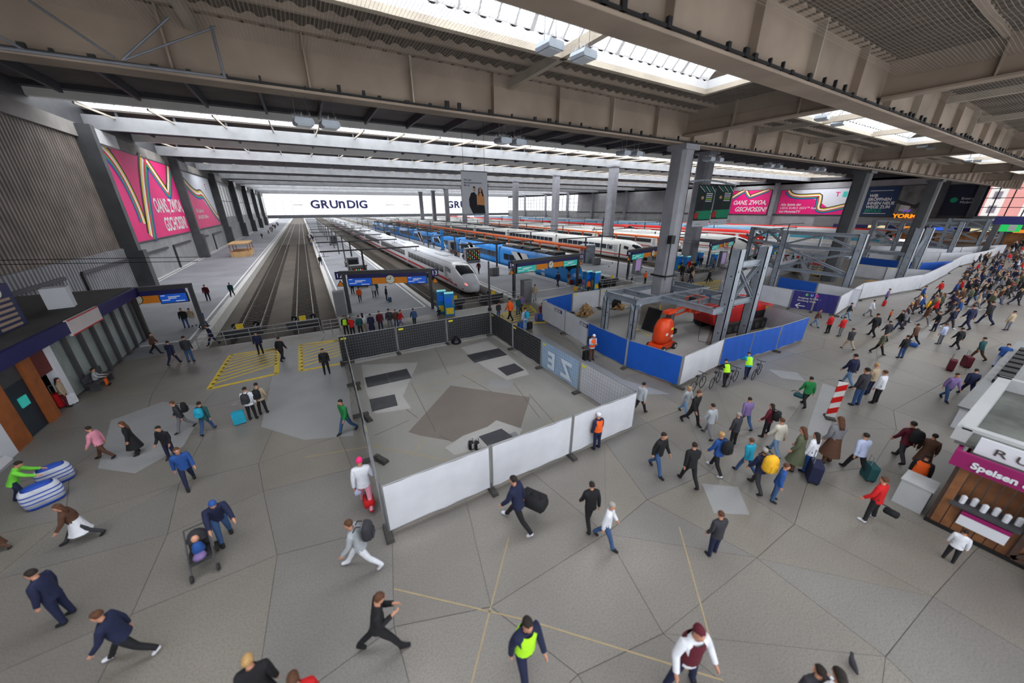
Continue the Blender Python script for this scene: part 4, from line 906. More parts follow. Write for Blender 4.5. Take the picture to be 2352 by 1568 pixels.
box_unit('control_cabinet',(1208,688),1.0,.8,2.2,m_cab,'tall grey cabinet before the blue train, at a sign post','cabinet',parts=(('door',-.4,.4,.1,2.1,M('cabinet_door',(118,118,122),.5,.05,2)),))
def ticket(px,label,rz=0,yellow=True):
    b=G(*px); t=thing('ticket_machine',label,'machine',(b.x,b.y,0),rz)
    q=MB(); q.prof([(-.35,0),(.35,0),(.35,2.1),(-.35,2.1)],-.45,.45); q.build('casing',m_tm,t)
    q=MB(); q.box(-.42,.42,-.37,-.3,2.1,2.26); q.build('lit_top',m_tmt,t); q=MB(); q.box(-.3,.2,-.38,-.35,1.2,1.7); q.build('screen',m_lcd,t)
    q=MB(); q.box(-.35,.35,-.37,-.35,.15,.75); q.build('yellow_tray',m_yel,t); q=MB(); q.box(.24,.38,-.38,-.35,1.0,1.6); q.build('keypad',m_cab,t)
ticket((1033,722),'blue ticket machine with a lit top behind the pen\'s far fence',-.2); ticket((1016,716),'dark blue side of a second machine left of the ticket machine behind the pen',-.2)
ticket((1347,662),'left one of two blue ticket machines before the blue train\'s track end'); ticket((1366,664),'right one of two blue ticket machines before the blue train\'s track end')
ticket((1555,618),'left one of two blue ticket machines right of the nearest big column'); ticket((1573,620),'right one of two blue ticket machines right of the nearest big column')
ticket((1604,607),'blue ticket machine against the column behind the green banners'); ticket((1636,612),'blue machine with a white sign before the far tracks'); ticket((1775,585),'blue machine behind the long steel truss frame')
m_lil=M('lilac_poster',(190,160,214),.5,.05,2,emit=.15)
for px,l in (((1461,628),'pillar with a lilac lit poster left of the nearest big column'),((1655,612),'pillar with a lilac lit poster right of the blue machine'),((1735,592),'pillar with a pink lit poster between the steel posts')):
    box_unit('poster_pillar',px,1.5,.5,2.6,m_cab,l,'pillar',parts=(('poster',-.6,.45,.5,2.3,m_lil),))
def vending(px,l,w=1.9):
    b=G(*px); t=thing('vending_machine',l,'vending machine',(b.x,b.y,0),0); q=MB(); q.box(-w/2,w/2,-.5,.5,0,2.5); q.box(-w/2-.08,w/2+.08,-.58,.58,2.5,2.66); q.build('casing',m_cab,t)
    q=MB(); q.box(-w/2+.15,w/2-.15,-.53,-.5,.5,2.3); o=q.build('glass_front',m_black,t)
    random.seed(4); 
    for i in range(5):
        for j in range(6): q=MB(); x=-w/2+.28+j*(w-.6)/5.2; z=.7+i*.33; q.box(x,x+.14,-.55,-.53,z,z+.2); q.build('snack',M('snack%d'%((i+j)%4),((220,60,50),(240,220,90),(90,180,120),(230,230,240))[(i+j)%4],.5,0,emit=.3),o)
vending((830,655),'grey vending machine left of the silver train'); vending((1085,603),'wide grey vending machine between the silver and blue trains',2.8); vending((1500,597),'dark vending machine at the far platform beside the white train',2.2)
for px,l in (((815,630),'grey shelter cabinet behind the vending machine on the platform left of the silver train'),((768,563),'small grey shelter far down platform 12'),((1040,580),'grey shelter box on platform 14 left of the vending machine'),((892,550),'tall grey lift box between the silver and the blue train')):
    box_unit('shelter',px,1.6,1.2,2.6,m_cab,l,'shelter',parts=(('pane',-.65,.65,.5,2.3,m_win),))
for px,l in (((1135,632),'round grey litter bin group on platform 14'),((1370,607),'short grey bin beside the round tank behind the blue train')):
    b=G(*px); t=thing('litter_bin',l,'bin',(b.x,b.y,0)); 
    for k in range(3): q=MB(); q.lathe([(.3,0),(.34,.1),(.34,1.15),(.25,1.2)],(k*.5-.5,0,0),10); q.build('drum',m_cab,t)
b=G(1347,602); t=thing('cylindrical_tank','tall round metal tank beside the orange pipe\'s end','tank',tuple(b)); q=MB(); q.lathe([(1.4,0),(1.4,3.1),(1.3,3.2)],n=24); q.build('shell',m_galv,t,smooth=False)
def pipe(x,y0,y1,z,label):
    t=thing('orange_pipe',label,'pipe',(x,y0,0)); q=MB(); q.tube((0,0,z),(0,y1-y0,z),.24,n=10); q.build('tube',M('pipe_orange',(226,104,40),.5,.06,1),t)
    y=1.2
    while y<y1-y0: 
        q=MB(); q.tube((0,y,0),(0,y,z),.12,n=8); q.box(-.3,.3,y-.08,y+.08,z-.5,z-.2); q.build('post',M('pipe_orange',(226,104,40),.5,.06,1),t); y+=6.5
pipe(41.5,46,190,3.0,'long orange pipe on posts running beside the blue train'); pipe(70,46,150,3.0,'second orange pipe on posts beyond the white high-speed train')
def bench(px,l):
    b=G(*px); t=thing('bench',l,'bench',tuple(b),PI/2); q=MB(); q.box(-1,1,-.22,.22,.42,.48); q.build('seat',m_dark,t); q=MB(); q.box(-1,1,.2,.25,.55,.9); q.build('backrest',m_dark,t)
    for x in (-.8,.8): q=MB(); q.box(x-.04,x+.04,-.2,.2,0,.42); q.build('leg',m_dark,t)
bench((797,612),'dark bench on platform 12 by the shelter'); bench((760,563),'dark bench far down the platform left of the silver train'); bench((238,884),'dark bench standing before the left shop windows')
for px,l in (((1288,640),'small white stand on the platform beside the blue train'),((1173,632),'red and white notice stand under the the middle platform sign')):
    b=G(*px); t=thing('notice_stand',l,'stand',tuple(b)); q=MB(); q.box(-.35,.35,-.03,.03,.7,1.7); q.build('board',m_white,t); 
    for x in (-.3,.3): q=MB(); q.tube((x,0,0),(x,0,.7),.02,n=5); q.build('leg',m_dark,t)
for px,l in (((1228,640),'orange luggage trolley box beside the ticket machines'),):
    pass
# ================================================================ hanging banners
m_bw=M('banner_white',(216,218,226),.7,.03,1)
a=PY(1058,392,40);b=PY(1121,490,40)
t=thing('hanging_banner','tall white banner with a man and a woman hanging above the platforms','banner',((a.x+b.x)/2,40,0)); w=(b.x-a.x)/2; z1=a.z; z0=b.z; H=z1-z0
q=MB(); q.box(-w,w,-.02,.02,z0,z1); q.build('cloth',m_bw,t)
q=MB(); q.tube((-w,0,z1),(w,0,z1),.05); q.tube((-w*.8,0,z1),(-w*.8,0,20.35),.02,n=5); q.tube((w*.8,0,z1),(w*.8,0,20.35),.02,n=5); q.build('hanger',m_dark,t)
def flat(parent,name,mat,poly,y): q=MB(); n=len(poly); q.add([(p[0],y,p[1]) for p in poly],[tuple(range(n))]); return q.build(name,mat,parent)
m_skin=M('printed_skin',(206,160,132),.7,0); m_hairp=M('printed_hair',(62,40,28),.7,0); m_suit=M('printed_suit',(34,34,44),.7,0); m_salm=M('printed_salmon',(232,160,104),.7,0)
def ell(cx,cz,rx,rz,n=16): return [(cx+rx*math.cos(2*PI*i/n),cz+rz*math.sin(2*PI*i/n)) for i in range(n)]
k=H
flat(t,'printed_suit',m_suit,[(-.35,z0),(-.75,z0+k*.18),(-.8,z0+k*.35),(-.5,z0+k*.5),(-.1,z0+k*.52),(.2,z0+k*.45),(.25,z0)],-.03)
flat(t,'printed_face',m_skin,ell(-.08,z0+k*.585,.16,.27),-.031); flat(t,'printed_hair',m_hairp,[(-.25,z0+k*.61),(-.22,z0+k*.65),(0,z0+k*.66),(.1,z0+k*.6),(-.05,z0+k*.625)],-.033)
flat(t,'printed_blouse',m_salm,[(.25,z0+k*.22),(.2,z0+k*.45),(.45,z0+k*.5),(1.0,z0+k*.48),(1.25,z0+k*.38),(1.2,z0+k*.2)],-.034)
flat(t,'printed_trousers',m_suit,[(.2,z0),(.25,z0+k*.22),(1.2,z0+k*.2),(1.3,z0)],-.033)
flat(t,'printed_hair',m_hairp,[(.42,z0+k*.4),(.42,z0+k*.6),(.7,z0+k*.64),(.95,z0+k*.58),(1.15,z0+k*.42),(.95,z0+k*.42),(.8,z0+k*.5),(.6,z0+k*.5)],-.036); flat(t,'printed_face',m_skin,ell(.68,z0+k*.565,.15,.26),-.038)
for i,s in enumerate(('Wir sind','#eurosystemrelevant.','Mit dir.')): text('lettering',s,m_ind,(-w+.3,-.04,z0+k*.78-i*.28),.26,parent=t,depth=.002,bold=.004)
m_bg=M('banner_dark_green',(24,48,44),.7,.1,1); m_gr=M('banner_green',(20,150,110),.7,.05,1); m_grl2=M('banner_lime',(170,214,60),.7,0)
for i,(x0,y0_,x1,y1_,l) in enumerate(((1545,432,1576,516,'left one of three green advertising banners, half behind the nearest big column'),(1606,424,1645,519,'middle one of three green advertising banners hanging at a column'),(1648,424,1687,515,'right one of three green advertising banners hanging at a column'))):
    yy=38.9; a=PY(x0,y0_,yy); c_=PY(x1,y0_,yy); b=PY(x1-14,y1_,yy); w=(c_.x-a.x)/2; b.x=c_.x; z1=a.z; z0=b.z
    t=thing('hanging_banner',l,'banner',((a.x+b.x)/2,yy,0)); H=z1-z0
    q=MB(); q.box(-w,w,-.02,.02,z0+H*.15,z1); q.build('cloth',m_bg,t); q=MB(); q.box(-w,w,-.02,.02,z0,z0+H*.15); q.build('white_footer',m_bw,t)
    flat(t,'green_field',m_gr,[(-w*.4,z0+H*.18),(w,z0+H*.18),(w,z0+H*.4),(-w*.9,z0+H*.38)],-.03); flat(t,'printed_person',m_suit,[(-w*.9,z0+H*.4),(-w*.7,z0+H*.6),(-w*.3,z0+H*.66),(-w*.05,z0+H*.55),(-w*.2,z0+H*.4)],-.035); flat(t,'printed_face',m_skin,ell(-w*.35,z0+H*.7,w*.16,H*.04),-.037)
    flat(t,'printed_jeans',M('printed_red',(190,50,46),.7,0),[(-w*.95,z0+H*.2),(-w*.95,z0+H*.34),(-w*.5,z0+H*.36),(-w*.55,z0+H*.2)],-.036)
    for j in range(5): flat(t,'print_stripe',m_bw if j%2==0 else m_gr,[(-w*.9+j*w*.35,z0+H*.97),(-w*.8+j*w*.35,z0+H*.97),(-w*.1+j*w*.3,z0+H*.84),(-w*.2+j*w*.3,z0+H*.84)],-.032)
    for j in range(5): q=MB(); q.box(w*.05,w*.8,-.03,-.025,z0+H*(.79-.045*j),z0+H*(.815-.045*j)); q.build('printed_text_line',m_grl2 if j==3 else m_bw,t)
    text('lettering','BNP PARIBAS',m_ind,(-w*.6,-.03,z0+H*.05),.22,parent=t,depth=.002)
    q=MB(); q.tube((-w,0,z1),(w,0,z1),.06); q.tube((0,0,z1),(0,.2,z1+.8),.03,n=5); q.build('hanger',m_dark,t)
q=MB(); yy=39.1; pts=[PY(px,py,yy) for px,py in ((1560,424),(1590,416),(1620,413),(1655,417),(1690,426))]
for a,b in zip(pts,pts[1:]): q.bar(a,b,.18,.3)
q.build('banner_bracket',m_galv,None,label='curved grey bracket carrying the green banners on the column',cat='bracket')
# ================================================================ wall banners
m_mag=M('magenta',(226,20,116),.55,.06,.3); m_rib=[M('ribbon%d'%i,c,.6,0) for i,c in enumerate(((30,70,160),(20,150,100),(206,44,48),(238,238,240),(236,200,60),(40,40,44)))]
def wallbanner(x,ya,yb,z0,z1,sgnx,mat,name,label,cat='banner'):     # ya -> yb is the reading direction
    t=thing(name,label,cat,(x,ya,0),math.atan2(yb-ya,0)); L=abs(yb-ya)   # local x along reading direction, local -y towards the viewer
    q=MB(); q.box(0,L,-.06,.0,z0,z1); q.build('sheet',mat,t); q=MB()
    for a,b in (((0,-.03,z0),(L,-.03,z0)),((0,-.03,z1),(L,-.03,z1)),((0,-.03,z0),(0,-.03,z1)),((L,-.03,z0),(L,-.03,z1))): q.bar(a,b,.16)
    q.build('frame',m_dark,t); return t,L
def ribbon(t,curve,w,sc=1.):
    for k in range(6):
        off=(k-2.5)*w*1.35; q=MB(); vs=[]
        for i,(x,z) in enumerate(curve):
            a=curve[max(0,i-1)]; b=curve[min(len(curve)-1,i+1)]; d=Vector((b[0]-a[0],b[1]-a[1])).normalized(); n=Vector((-d.y,d.x))
            for o in (off-w*.68,off+w*.68): vs.append((x+n.x*o,-.075-k*.002,z+n.y*o))
        q.add(vs,[(2*i,2*i+1,2*i+3,2*i+2) for i in range(len(curve)-1)]); q.build('printed_ribbon',m_rib[k],t)
def bez(p,n=14):
    out=[]
    for i in range(n+1):
        t=i/n; P=[Vector(v) for v in p]
        while len(P)>1: P=[a.lerp(b,t) for a,b in zip(P,P[1:])]
        out.append((P[0].x,P[0].y))
    return out
x=XL+.35
t,L=wallbanner(x,65.7,93,5.2,16.8,1,m_mag,'wall_banner','large pink banner on the left wall with outlined capitals and coloured ribbons')
ribbon(t,bez([(0,16.4),(4,15),(5,10),(4.5,7.5)]),.32); ribbon(t,bez([(6,5.5),(8,9),(11,14),(14,16.4)]),.38); ribbon(t,bez([(15,16.3),(18,14),(20,12.2),(21,12)],6)+bez([(21,12),(22,12.2),(24,14),(26.5,16.4)],6),.28)
text('lettering','OANS, ZWOA,',m_white,(11.5,-.085,8.9),3.0,parent=t,depth=.01,sx=.78,bold=.06); text('lettering','GSCHOSSN!',m_white,(13.5,-.085,6.0),3.0,parent=t,depth=.01,sx=.78,bold=.06)
t,L=wallbanner(x,98.5,125,5.3,16.6,1,m_bw,'wall_banner','white and pink banner with ribbons, second on the left wall')
flat(t,'pink_field',m_mag,[(0,5.3),(26.5,5.3),(26.5,6.3),(20,8.5),(13,12),(5,12.5),(0,14.5)],-.07); ribbon(t,bez([(0,15.2),(6,12.5),(10,12),(13,12.6)],8)+bez([(13.2,12.6),(17,12.8),(19,9),(26.4,6.8)],8),.26)
text('lettering','Alle Spiele der',m_white,(4,-.08,8.6),1.2,parent=t); text('lettering','UEFA EURO 2024 live',m_white,(4,-.08,7.3),1.1,parent=t); text('lettering','T',m_mag,(20,-.08,13.6),2.2,parent=t,depth=.01)
x=XR-.3
t,L=wallbanner(x,91.6,76.6,6.6,15.9,-1,m_mag,'wall_banner','pink banner with slanted white capitals on the right wall')
ribbon(t,bez([(0,13),(1.5,14.2),(3,15),(4.5,15.8)],5),.22); ribbon(t,bez([(5,15.8),(6,14.2),(6.6,13.6),(7.2,13.4)],4)+bez([(7.2,13.4),(9,14),(12,15.2),(14,15.8)],6),.2)
text('lettering','OANS, ZWOA,',m_white,(.8,-.085,10.4),2.35,parent=t,shear=.25,bold=.05,sx=.85); text('lettering','GSCHOSSN!',m_white,(2.0,-.085,7.7),2.5,parent=t,shear=.25,bold=.05,sx=.92)
t,L=wallbanner(x,73.2,51.6,6.8,15.5,-1,m_mag,'wall_banner','long pink and white banner on the right wall with a flowing ribbon')
flat(t,'white_field',m_bw,[(2.5,15.5),(21.6,15.5),(21.6,9.0),(17,8.5),(12,12),(6,12.8),(3.6,13.2)],-.07)
ribbon(t,bez([(2.2,15.3),(3.5,12.8),(6,12.9),(12.5,13.2)],8)+bez([(12.7,13.1),(13.5,10),(12,8.2),(15,8.2)],8)+bez([(15.2,8.2),(18,8.6),(20,9.6),(21.5,9.8)],6),.24)
for i,s in enumerate(('Alle Spiele der','UEFA EURO 2024™ live','bei MagentaTV')): text('lettering',s,m_white,(1.0,-.09,9.9-i*1.25),1.15,parent=t,shear=.1,bold=.02 if i!=1 else 0)
text('lettering','T',m_mag,(17.2,-.09,12.9),2.0,parent=t,bold=.05); q=MB(); q.box(19.2,20.4,-.09,-.085,12.6,14.4); q.build('printed_emblem',m_lcdg,t)
m_nb=M('banner_navy',(16,46,84),.5,.05,.5)
t,L=wallbanner(x,48.2,40.0,6.6,15.6,-1,m_nb,'wall_banner','dark blue banner with white capitals and two white lines on the right wall')
for i,s in enumerate(('WIR','ERÖFFNEN','IHNEN NEUE','WEGE ZUM','ERFOLG')): text('lettering',s,m_gr if i==4 else m_white,(1.3,-.09,12.4-i*1.15),1.25,parent=t,bold=.03,sx=.9)
for z in (14.3,7.4): q=MB(); q.box(1.2,6.6,-.09,-.07,z-.08,z+.08); q.build('white_line',m_white,t)
t,L=wallbanner(x,39.9,31.5,6.6,15.6,-1,M('photo_grey',(104,104,104),.6,.5,.35),'wall_banner','black and white photograph banner of curved architecture on the right wall')
flat(t,'printed_shape',M('photo_dark',(44,44,46),.6,.3,1),[(0,11.5),(4,10),(8.4,13),(8.4,11.8),(4.5,8.8),(0,10.5)],-.07); flat(t,'printed_shape',M('photo_light',(190,190,190),.6,.2,1),[(1,8.2),(3.2,8.0),(3.4,9.6),(1.2,10)],-.071); flat(t,'printed_shape',M('photo_dark',(44,44,46),.6,.3,1),[(0,6.7),(8.3,6.7),(8.3,7.6),(0,7.2)],-.072)
t,L=wallbanner(x,30.2,22.8,6.9,15.3,-1,M('banner_darknavy',(18,26,48),.5,.1,.5),'wall_banner','very dark navy banner with a small green emblem, rightmost on the wall')
q=MB(); q.tube((1.9,-.09,11.2),(1.9,-.07,11.2),.7,n=20); q.build('printed_emblem',m_gr,t); text('lettering','Enterprise',m_bw,(3.2,-.09,11.3),.9,parent=t); text('lettering','Mobility',m_bw,(3.2,-.09,10.3),.9,parent=t)
# ================================================================ shops along the right wall
t=thing('food_shops','row of lit food shops with orange lettering under the right wall','shop',(XR-6,22,0))
q=MB(); q.box(0,5,-24,36,3.0,6.2); q.build('fascia_wall',M('shop_wall',(120,120,122),.7,.1,.5),t); q=MB(); q.box(-.3,0,-20,30,3.0,4.0); q.build('navy_fascia',m_navy,t)
q=MB(); q.box(2,2.2,-24,36,0,3); q.build('glazing',M('shop_glow',(150,100,60),.5,.8,.5,emit=.12),t)
for k in range(14): q=MB(); y=-22+k*4; q.box(-.2,.2,y-.2,y+.2,0,3); q.build('pier',m_dark,t)
for k in range(6): q=MB(); y=-18+k*7; q.box(-.36,-.3,y,y+4,3.1,3.9); q.build('lit_sign',M('sign_glow%d'%(k%3),((60,110,240),(250,150,50),(250,230,180))[k%3],.5,0,emit=.6),t)
o=text('sign_lettering','YORMAS',M('neon_orange',(250,150,30),.5,0,emit=.9),(XR-6.4,38.2,6.3),1.5,X=(0,-1,0),U=(0,0,1),depth=.08,bold=.06,sx=1.2,label='orange capitals of a shop name with purple marks above, on the right shops',cat='sign')
q=MB(); q.bar((XR-6.4,36.3,7.9),(XR-6.4,35.8,8.6),.1,.3); q.bar((XR-6.4,35.4,7.9),(XR-6.4,34.9,8.6),.1,.3); q.build('purple_mark',M('neon_purple',(110,60,200),.5,0,emit=.8),o)
t=thing('exit_sign','green lit emergency exit sign at the far right','sign',(131,13.2,0)); q=MB(); q.box(-.2,.2,-1.6,1.4,4.4,6.0); q.build('panel',M('exit_green',(30,170,80),.5,0,emit=1.),t); q=MB(); q.box(-.25,-.2,-1.0,.0,4.6,5.8); q.build('white_symbol',m_white,t)
q=MB(); q.box(-.1,.1,-.1,.1,0,4.4); q.build('post',m_dark,t)
t=thing('station_board','dark departures board beam above the far right crowd','board',(118,6,0)); q=MB(); q.box(0,1,-14,8,6.2,7.6); q.build('beam',m_navy,t); q=MB(); q.box(0,1,-13.8,-13,0,6.2); q.box(0,1,7,7.8,0,6.2); q.build('post',m_dark,t)
# ================================================================ left shops
t=thing('shop_building','row of small shops with a navy fascia along the left side of the concourse','shop',(0,0,0))
q=MB(); q.box(XL,-12.1,9,36.2,3.85,4.0); q.box(XL,-12.1,36,36.3,0,3.9); q.build('roof',M('shop_roof',(66,64,64),.8,.2,.5),t)
q=MB(); q.box(-12.3,-11.9,9,36.3,3.25,3.9); q.box(XL,-11.9,36.2,36.5,3.25,3.9); q.build('navy_fascia',m_navy,t)
q=MB(); q.box(-12.0,-11.86,26.8,30.2,3.1,3.95); q.build('white_sign',M('white_sign',(214,206,206),.5,.05,1),t); q=MB(); q.box(-11.86,-11.84,26.8,30.2,3.1,3.16); q.box(-11.86,-11.84,26.8,30.2,3.89,3.95); q.build('red_border',m_tred,t)
m_pane=M('shop_pane',(150,158,156),.2,.25,.6,spec=.6); m_paneg=M('green_pane',(34,66,60),.2,.2,.5,spec=.6); m_orw=M('orange_wood',(150,84,40),.6,.2,2)
for k,(y0,y1,m) in enumerate(((9,19.5,m_paneg),)): q=MB(); q.box(-12.5,-12.3,y0,y1,.35,3.25); q.build('pane',m,t)
q=MB(); q.prof([(-12.6,0),(-11.9,0),(-11.85,.15),(-12.0,.38),(-12.6,.42)],9,19.6,'y'); q.build('curved_plinth',M('light_plinth',(190,190,196),.4,.05,1),t)
for y0,y1 in ((20.4,21.4),(22.9,23.6)): q=MB(); q.box(-12.5,-12.1,y0,y1,0,3.25); q.build('orange_post',m_orw,t)
q=MB(); q.box(-12.4,-12.25,21.4,22.9,0,2.4); q.build('door',M('dark_door',(28,40,52),.4,.1,1),t); q=MB(); q.box(-12.25,-12.2,22,22.5,1.3,1.75); q.build('green_sticker',m_lcdg,t); q=MB(); q.box(-12.4,-12.25,21.4,22.9,2.4,3.25); q.build('door_head',m_dark,t)
q=MB(); q.box(-12.4,-12.2,23.6,24.8,2.0,3.2); q.build('red_poster',M('maroon_poster',(96,34,30),.6,.1,1),t); q=MB(); q.box(-12.5,-12.1,24.8,25.2,0,3.25); q.build('white_post',m_bw,t); q=MB(); q.box(-12.5,-12.1,19.6,20.4,0,3.25); q.build('white_post',m_bw,t)
y=25.3
for k in range(7): q=MB(); q.box(-12.45,-12.3,y,y+1.15,.1,3.2); q.build('pane',m_pane,t); q=MB(); q.box(-12.5,-12.15,y+1.15,y+1.42,0,3.25); q.build('mullion',m_dark,t); y+=1.45
for k,yy in enumerate((13.5,14.6,15.7,16.8,17.9)): q=MB(); q.tube((-12.3,yy,1.8),(-12.27,yy,1.8),.22,n=10); q.build('yellow_dot',m_yel,t)
t=thing('departures_board','large navy departures board with a clock above the left shops','board',(-13.2,0,0))
q=MB(); q.box(-.3,0,18.5,26.9,3.95,6.1); q.build('casing',m_navy,t)
for k in range(6):
    q=MB(); q.box(0,.03,18.7,26.7,4.05+k*.25,4.26+k*.25); o=q.build('row',M('board_row',(40,54,84),.5,.05,1),t); q=MB(); q.box(.03,.04,25,26.5,4.1+k*.25,4.22+k*.25); q.box(.03,.04,22.2,23.4,4.1+k*.25,4.22+k*.25); q.build('row_text',M('row_text',(150,126,112),.5,0,emit=.1),o)
q=MB(); q.tube((.0,25.9,5.8),(.05,25.9,5.8),.25,n=20); q.build('clock_face',m_face,t); q=MB(); q.box(-.25,-.05,19,19.3,3.9,4.0); q.box(-.25,-.05,26,26.3,3.9,4.0); q.build('foot',m_dark,t)
b=Vector((-14,30.5,0)); t=thing('air_unit','white cabinet standing on the left shop roof','cabinet',(-13.4,30.6,4.0),.2); q=MB(); q.box(-.5,.5,-.4,.4,0,1.2); q.build('casing',m_bw,t)
t=thing('market_stall','blurred timber and orange stall on the left platform','stall',tuple(G(560,585))); 
q=MB(); q.box(-1.6,1.6,-4,4,0,1.0); q.box(-1.7,1.7,-4.1,4.1,2.5,2.7); q.build('counter',M('timber_light',(196,160,112),.7,.2,1),t)
q=MB(); 
for sx in (-1.5,1.5):
    for sy in (-3.9,0,3.9): q.box(sx-.06,sx+.06,sy-.06,sy+.06,0,2.5)
q.build('post',m_orw,t)
# ================================================================ food kiosk at lower right
m_plank=M('weathered_plank',(122,80,50),.75,.35,2.5,bump=.3,rnd=.18); m_plankd=M('dark_plank',(70,52,44),.8,.3,3,bump=.3,rnd=.15); m_purple=M('kiosk_purple',(140,22,92),.6,.04,1)
KX=15.75; t=thing('food_kiosk','wooden food kiosk with a purple fascia at the lower right','kiosk',(0,-.55,0)); K=t
y=.85
while y>-6:
    q=MB(); q.box(KX,KX+.08,y-.2,y-.01,.12,2.25 if not(.75>y>-.55) else .95); q.build('plank',m_plank,t)
    if .75>y>-.55: q=MB(); q.box(KX+.5,KX+.56,y-.2,y-.01,.95,2.25); q.build('plank',m_plank,t)
    y-=.21
q=MB(); q.box(KX-.12,KX+.5,-.6,.7,.98,1.06); q.build('counter',m_dark,t)
for i in range(6): q=MB(); q.lathe([(.06,0),(.065,.24),(.03,.28)],(KX+.1+.12*(i%2),.5-.2*i,1.06),8); q.build('bottle',m_bw,t,label='white bottle')
q=MB(); q.box(KX-.1,KX-.06,-.5,.4,.45,.8); q.build('menu_plate',m_bw,t); q=MB(); q.box(KX-.11,KX-.05,-.5,.4,.8,.93); q.build('menu_header',m_purple,t)
x=KX
while x<22: q=MB(); q.box(x+.01,x+.2,.86,.93,.12,2.25); q.build('plank',m_plankd,t); x+=.21
q=MB(); q.box(KX-.05,22,-6,.95,0,.12); q.build('base_rail',m_black,t)
for y0,y1 in ((-.7,-2.3),(-2.6,-4.2)):
    for a,b in (((KX-.04,y0,.2),(KX-.04,y1,2.1)),((KX-.04,y0,.2),(KX-.04,y1,.2)),((KX-.04,y0,2.1),(KX-.04,y1,2.1)),((KX-.04,y0,.2),(KX-.04,y0,2.1)),((KX-.04,y1,.2),(KX-.04,y1,2.1))): q=MB(); q.bar(a,b,.1,.12); q.build('cross_board',m_plankd,t)
q=MB(); q.box(KX-.15,KX-.05,-6,1.0,2.25,2.75); q.box(KX-.15,22,1.0,1.08,2.25,2.75); q.build('purple_fascia',m_purple,t); text('sign_lettering','Speisen &',m_bw,(KX-.17,.7,2.38),.27,X=(0,-1,0),parent=t,bold=.01)
q=MB(); q.box(KX+.1,KX+.2,-6,.8,2.75,3.25); q.build('white_fascia',m_bw,t); text('sign_lettering','R U B E',M('dark_print',(70,60,60),.6,0),(KX+.08,.5,2.88),.3,X=(0,-1,0),parent=t,sx=1.4)
q=MB(); q.box(KX+.2,22.3,-6,1.2,2.8,2.9); q.build('roof_deck',M('stained_roof',(96,98,94),.9,.4,.8),t)
q=MB(); q.box(KX+.2,KX+.45,-6,1.2,3.3,3.4); q.box(KX+.2,22.4,1.0,1.3,2.9,3.35); q.box(22.2,22.45,-6,1.3,2.9,3.35); q.build('white_parapet',M('parapet',(176,178,180),.6,.05,1),t)
q=MB(); q.box(-.45,.45,-.55,.55,0,1.05); q.box(-.5,.5,-.6,.6,1.05,1.1); o=q.build('chest_freezer',M('chest_grey',(172,174,176),.4,.05,1),None,label='light grey chest standing at the kiosk corner',cat='chest'); o.location=(16.25,.85,0); o.scale=(.8,.62,.9)
t=thing('snack_stall','grey counter stall behind the kiosk at the right edge','stall',(0,0,0))
q=MB(); q.box(24.2,40,.5,1.3,0,1.05); q.build('counter',m_bw,t); q=MB(); q.box(24.1,40,.4,1.4,1.05,1.12); q.build('worktop',M('worktop',(120,122,124),.4,.1,1),t)
for k in range(8): q=MB(); q.box(29+k*1.1,29.7+k*1.1,.6,1.1,1.12,1.3); q.build('tray',m_black,t)
for yy,rr in ((0,0),): pass
q=MB()
for i in range(4):
    for j in range(3): a,b=14.6+i*.42,-3.0+j*.42; q.box(a,a+.38,b,b+.38,0,.3)
q.build('crate_stack',M('crate_grey',(70,74,80),.6,.1,3),None,label='grey plastic crates on the floor at the kiosk, lower right edge',cat='crates',kind='stuff')
# red and white barrier board, orange bar
b=G(1905,960); t=thing('barrier_board','leaning red and white striped barrier board in the crowd','barrier',tuple(b),-1.0)
q=MB(); q.box(-.17,.17,-.03,.03,.1,1.95); q.build('board',m_white,t)
for k in range(3): q=MB(); q.add([(-.17,-.04,.2+k*.6),(.17,-.04,.4+k*.6),(.17,-.04,.7+k*.6),(-.17,-.04,.5+k*.6),(-.17,.04,.2+k*.6),(.17,.04,.4+k*.6),(.17,.04,.7+k*.6),(-.17,.04,.5+k*.6)],[(0,1,2,3),(7,6,5,4),(0,4,5,1),(2,6,7,3),(1,5,6,2),(3,7,4,0)]); q.build('red_stripe',m_tred,t)
q=MB(); q.prof([(-.2,0),(.2,0),(.16,.1),(-.16,.1)],-.25,.25,'y'); q.build('foot',m_foot,t)

for px,tp,l in (((1125,712),(1119,600),'thin grey lamp post right of the silver train\'s nose'),((1416,640),(1422,560),'thin grey post left of platform sign 16'),((1378,600),(1392,500),'thin grey post behind the round tank')):
    b=G(*px); h=TOPZ(b,*tp); t=thing('lamp_post',l,'post',tuple(b)); q=MB(); q.tube((0,0,0),(0,0,h),.11,.08,8); q.build('pole',m_dark,t); q=MB(); q.tube((0,0,0),(0,0,.25),.2,n=8); q.build('base',m_dark,t)
b=G(1017,574); t=thing('blue_pillar','bright blue narrow sign pillar beside the blue train','sign',tuple(b)); q=MB(); q.box(-.35,.35,-.12,.12,0,4.6); q.build('panel',m_blue,t); q=MB(); q.box(-.5,.5,-.25,.25,0,.2); q.build('foot',m_dark,t)
q=MB()
for a,b in (((-30,598),(455,590)),((-30,608),(455,600))): q.tube(PY(*a,38),PY(*b,38),.022,n=4)
q.build('cable',m_black,None,label='pair of thin black wires crossing in front of the left wall',cat='wire',kind='stuff')
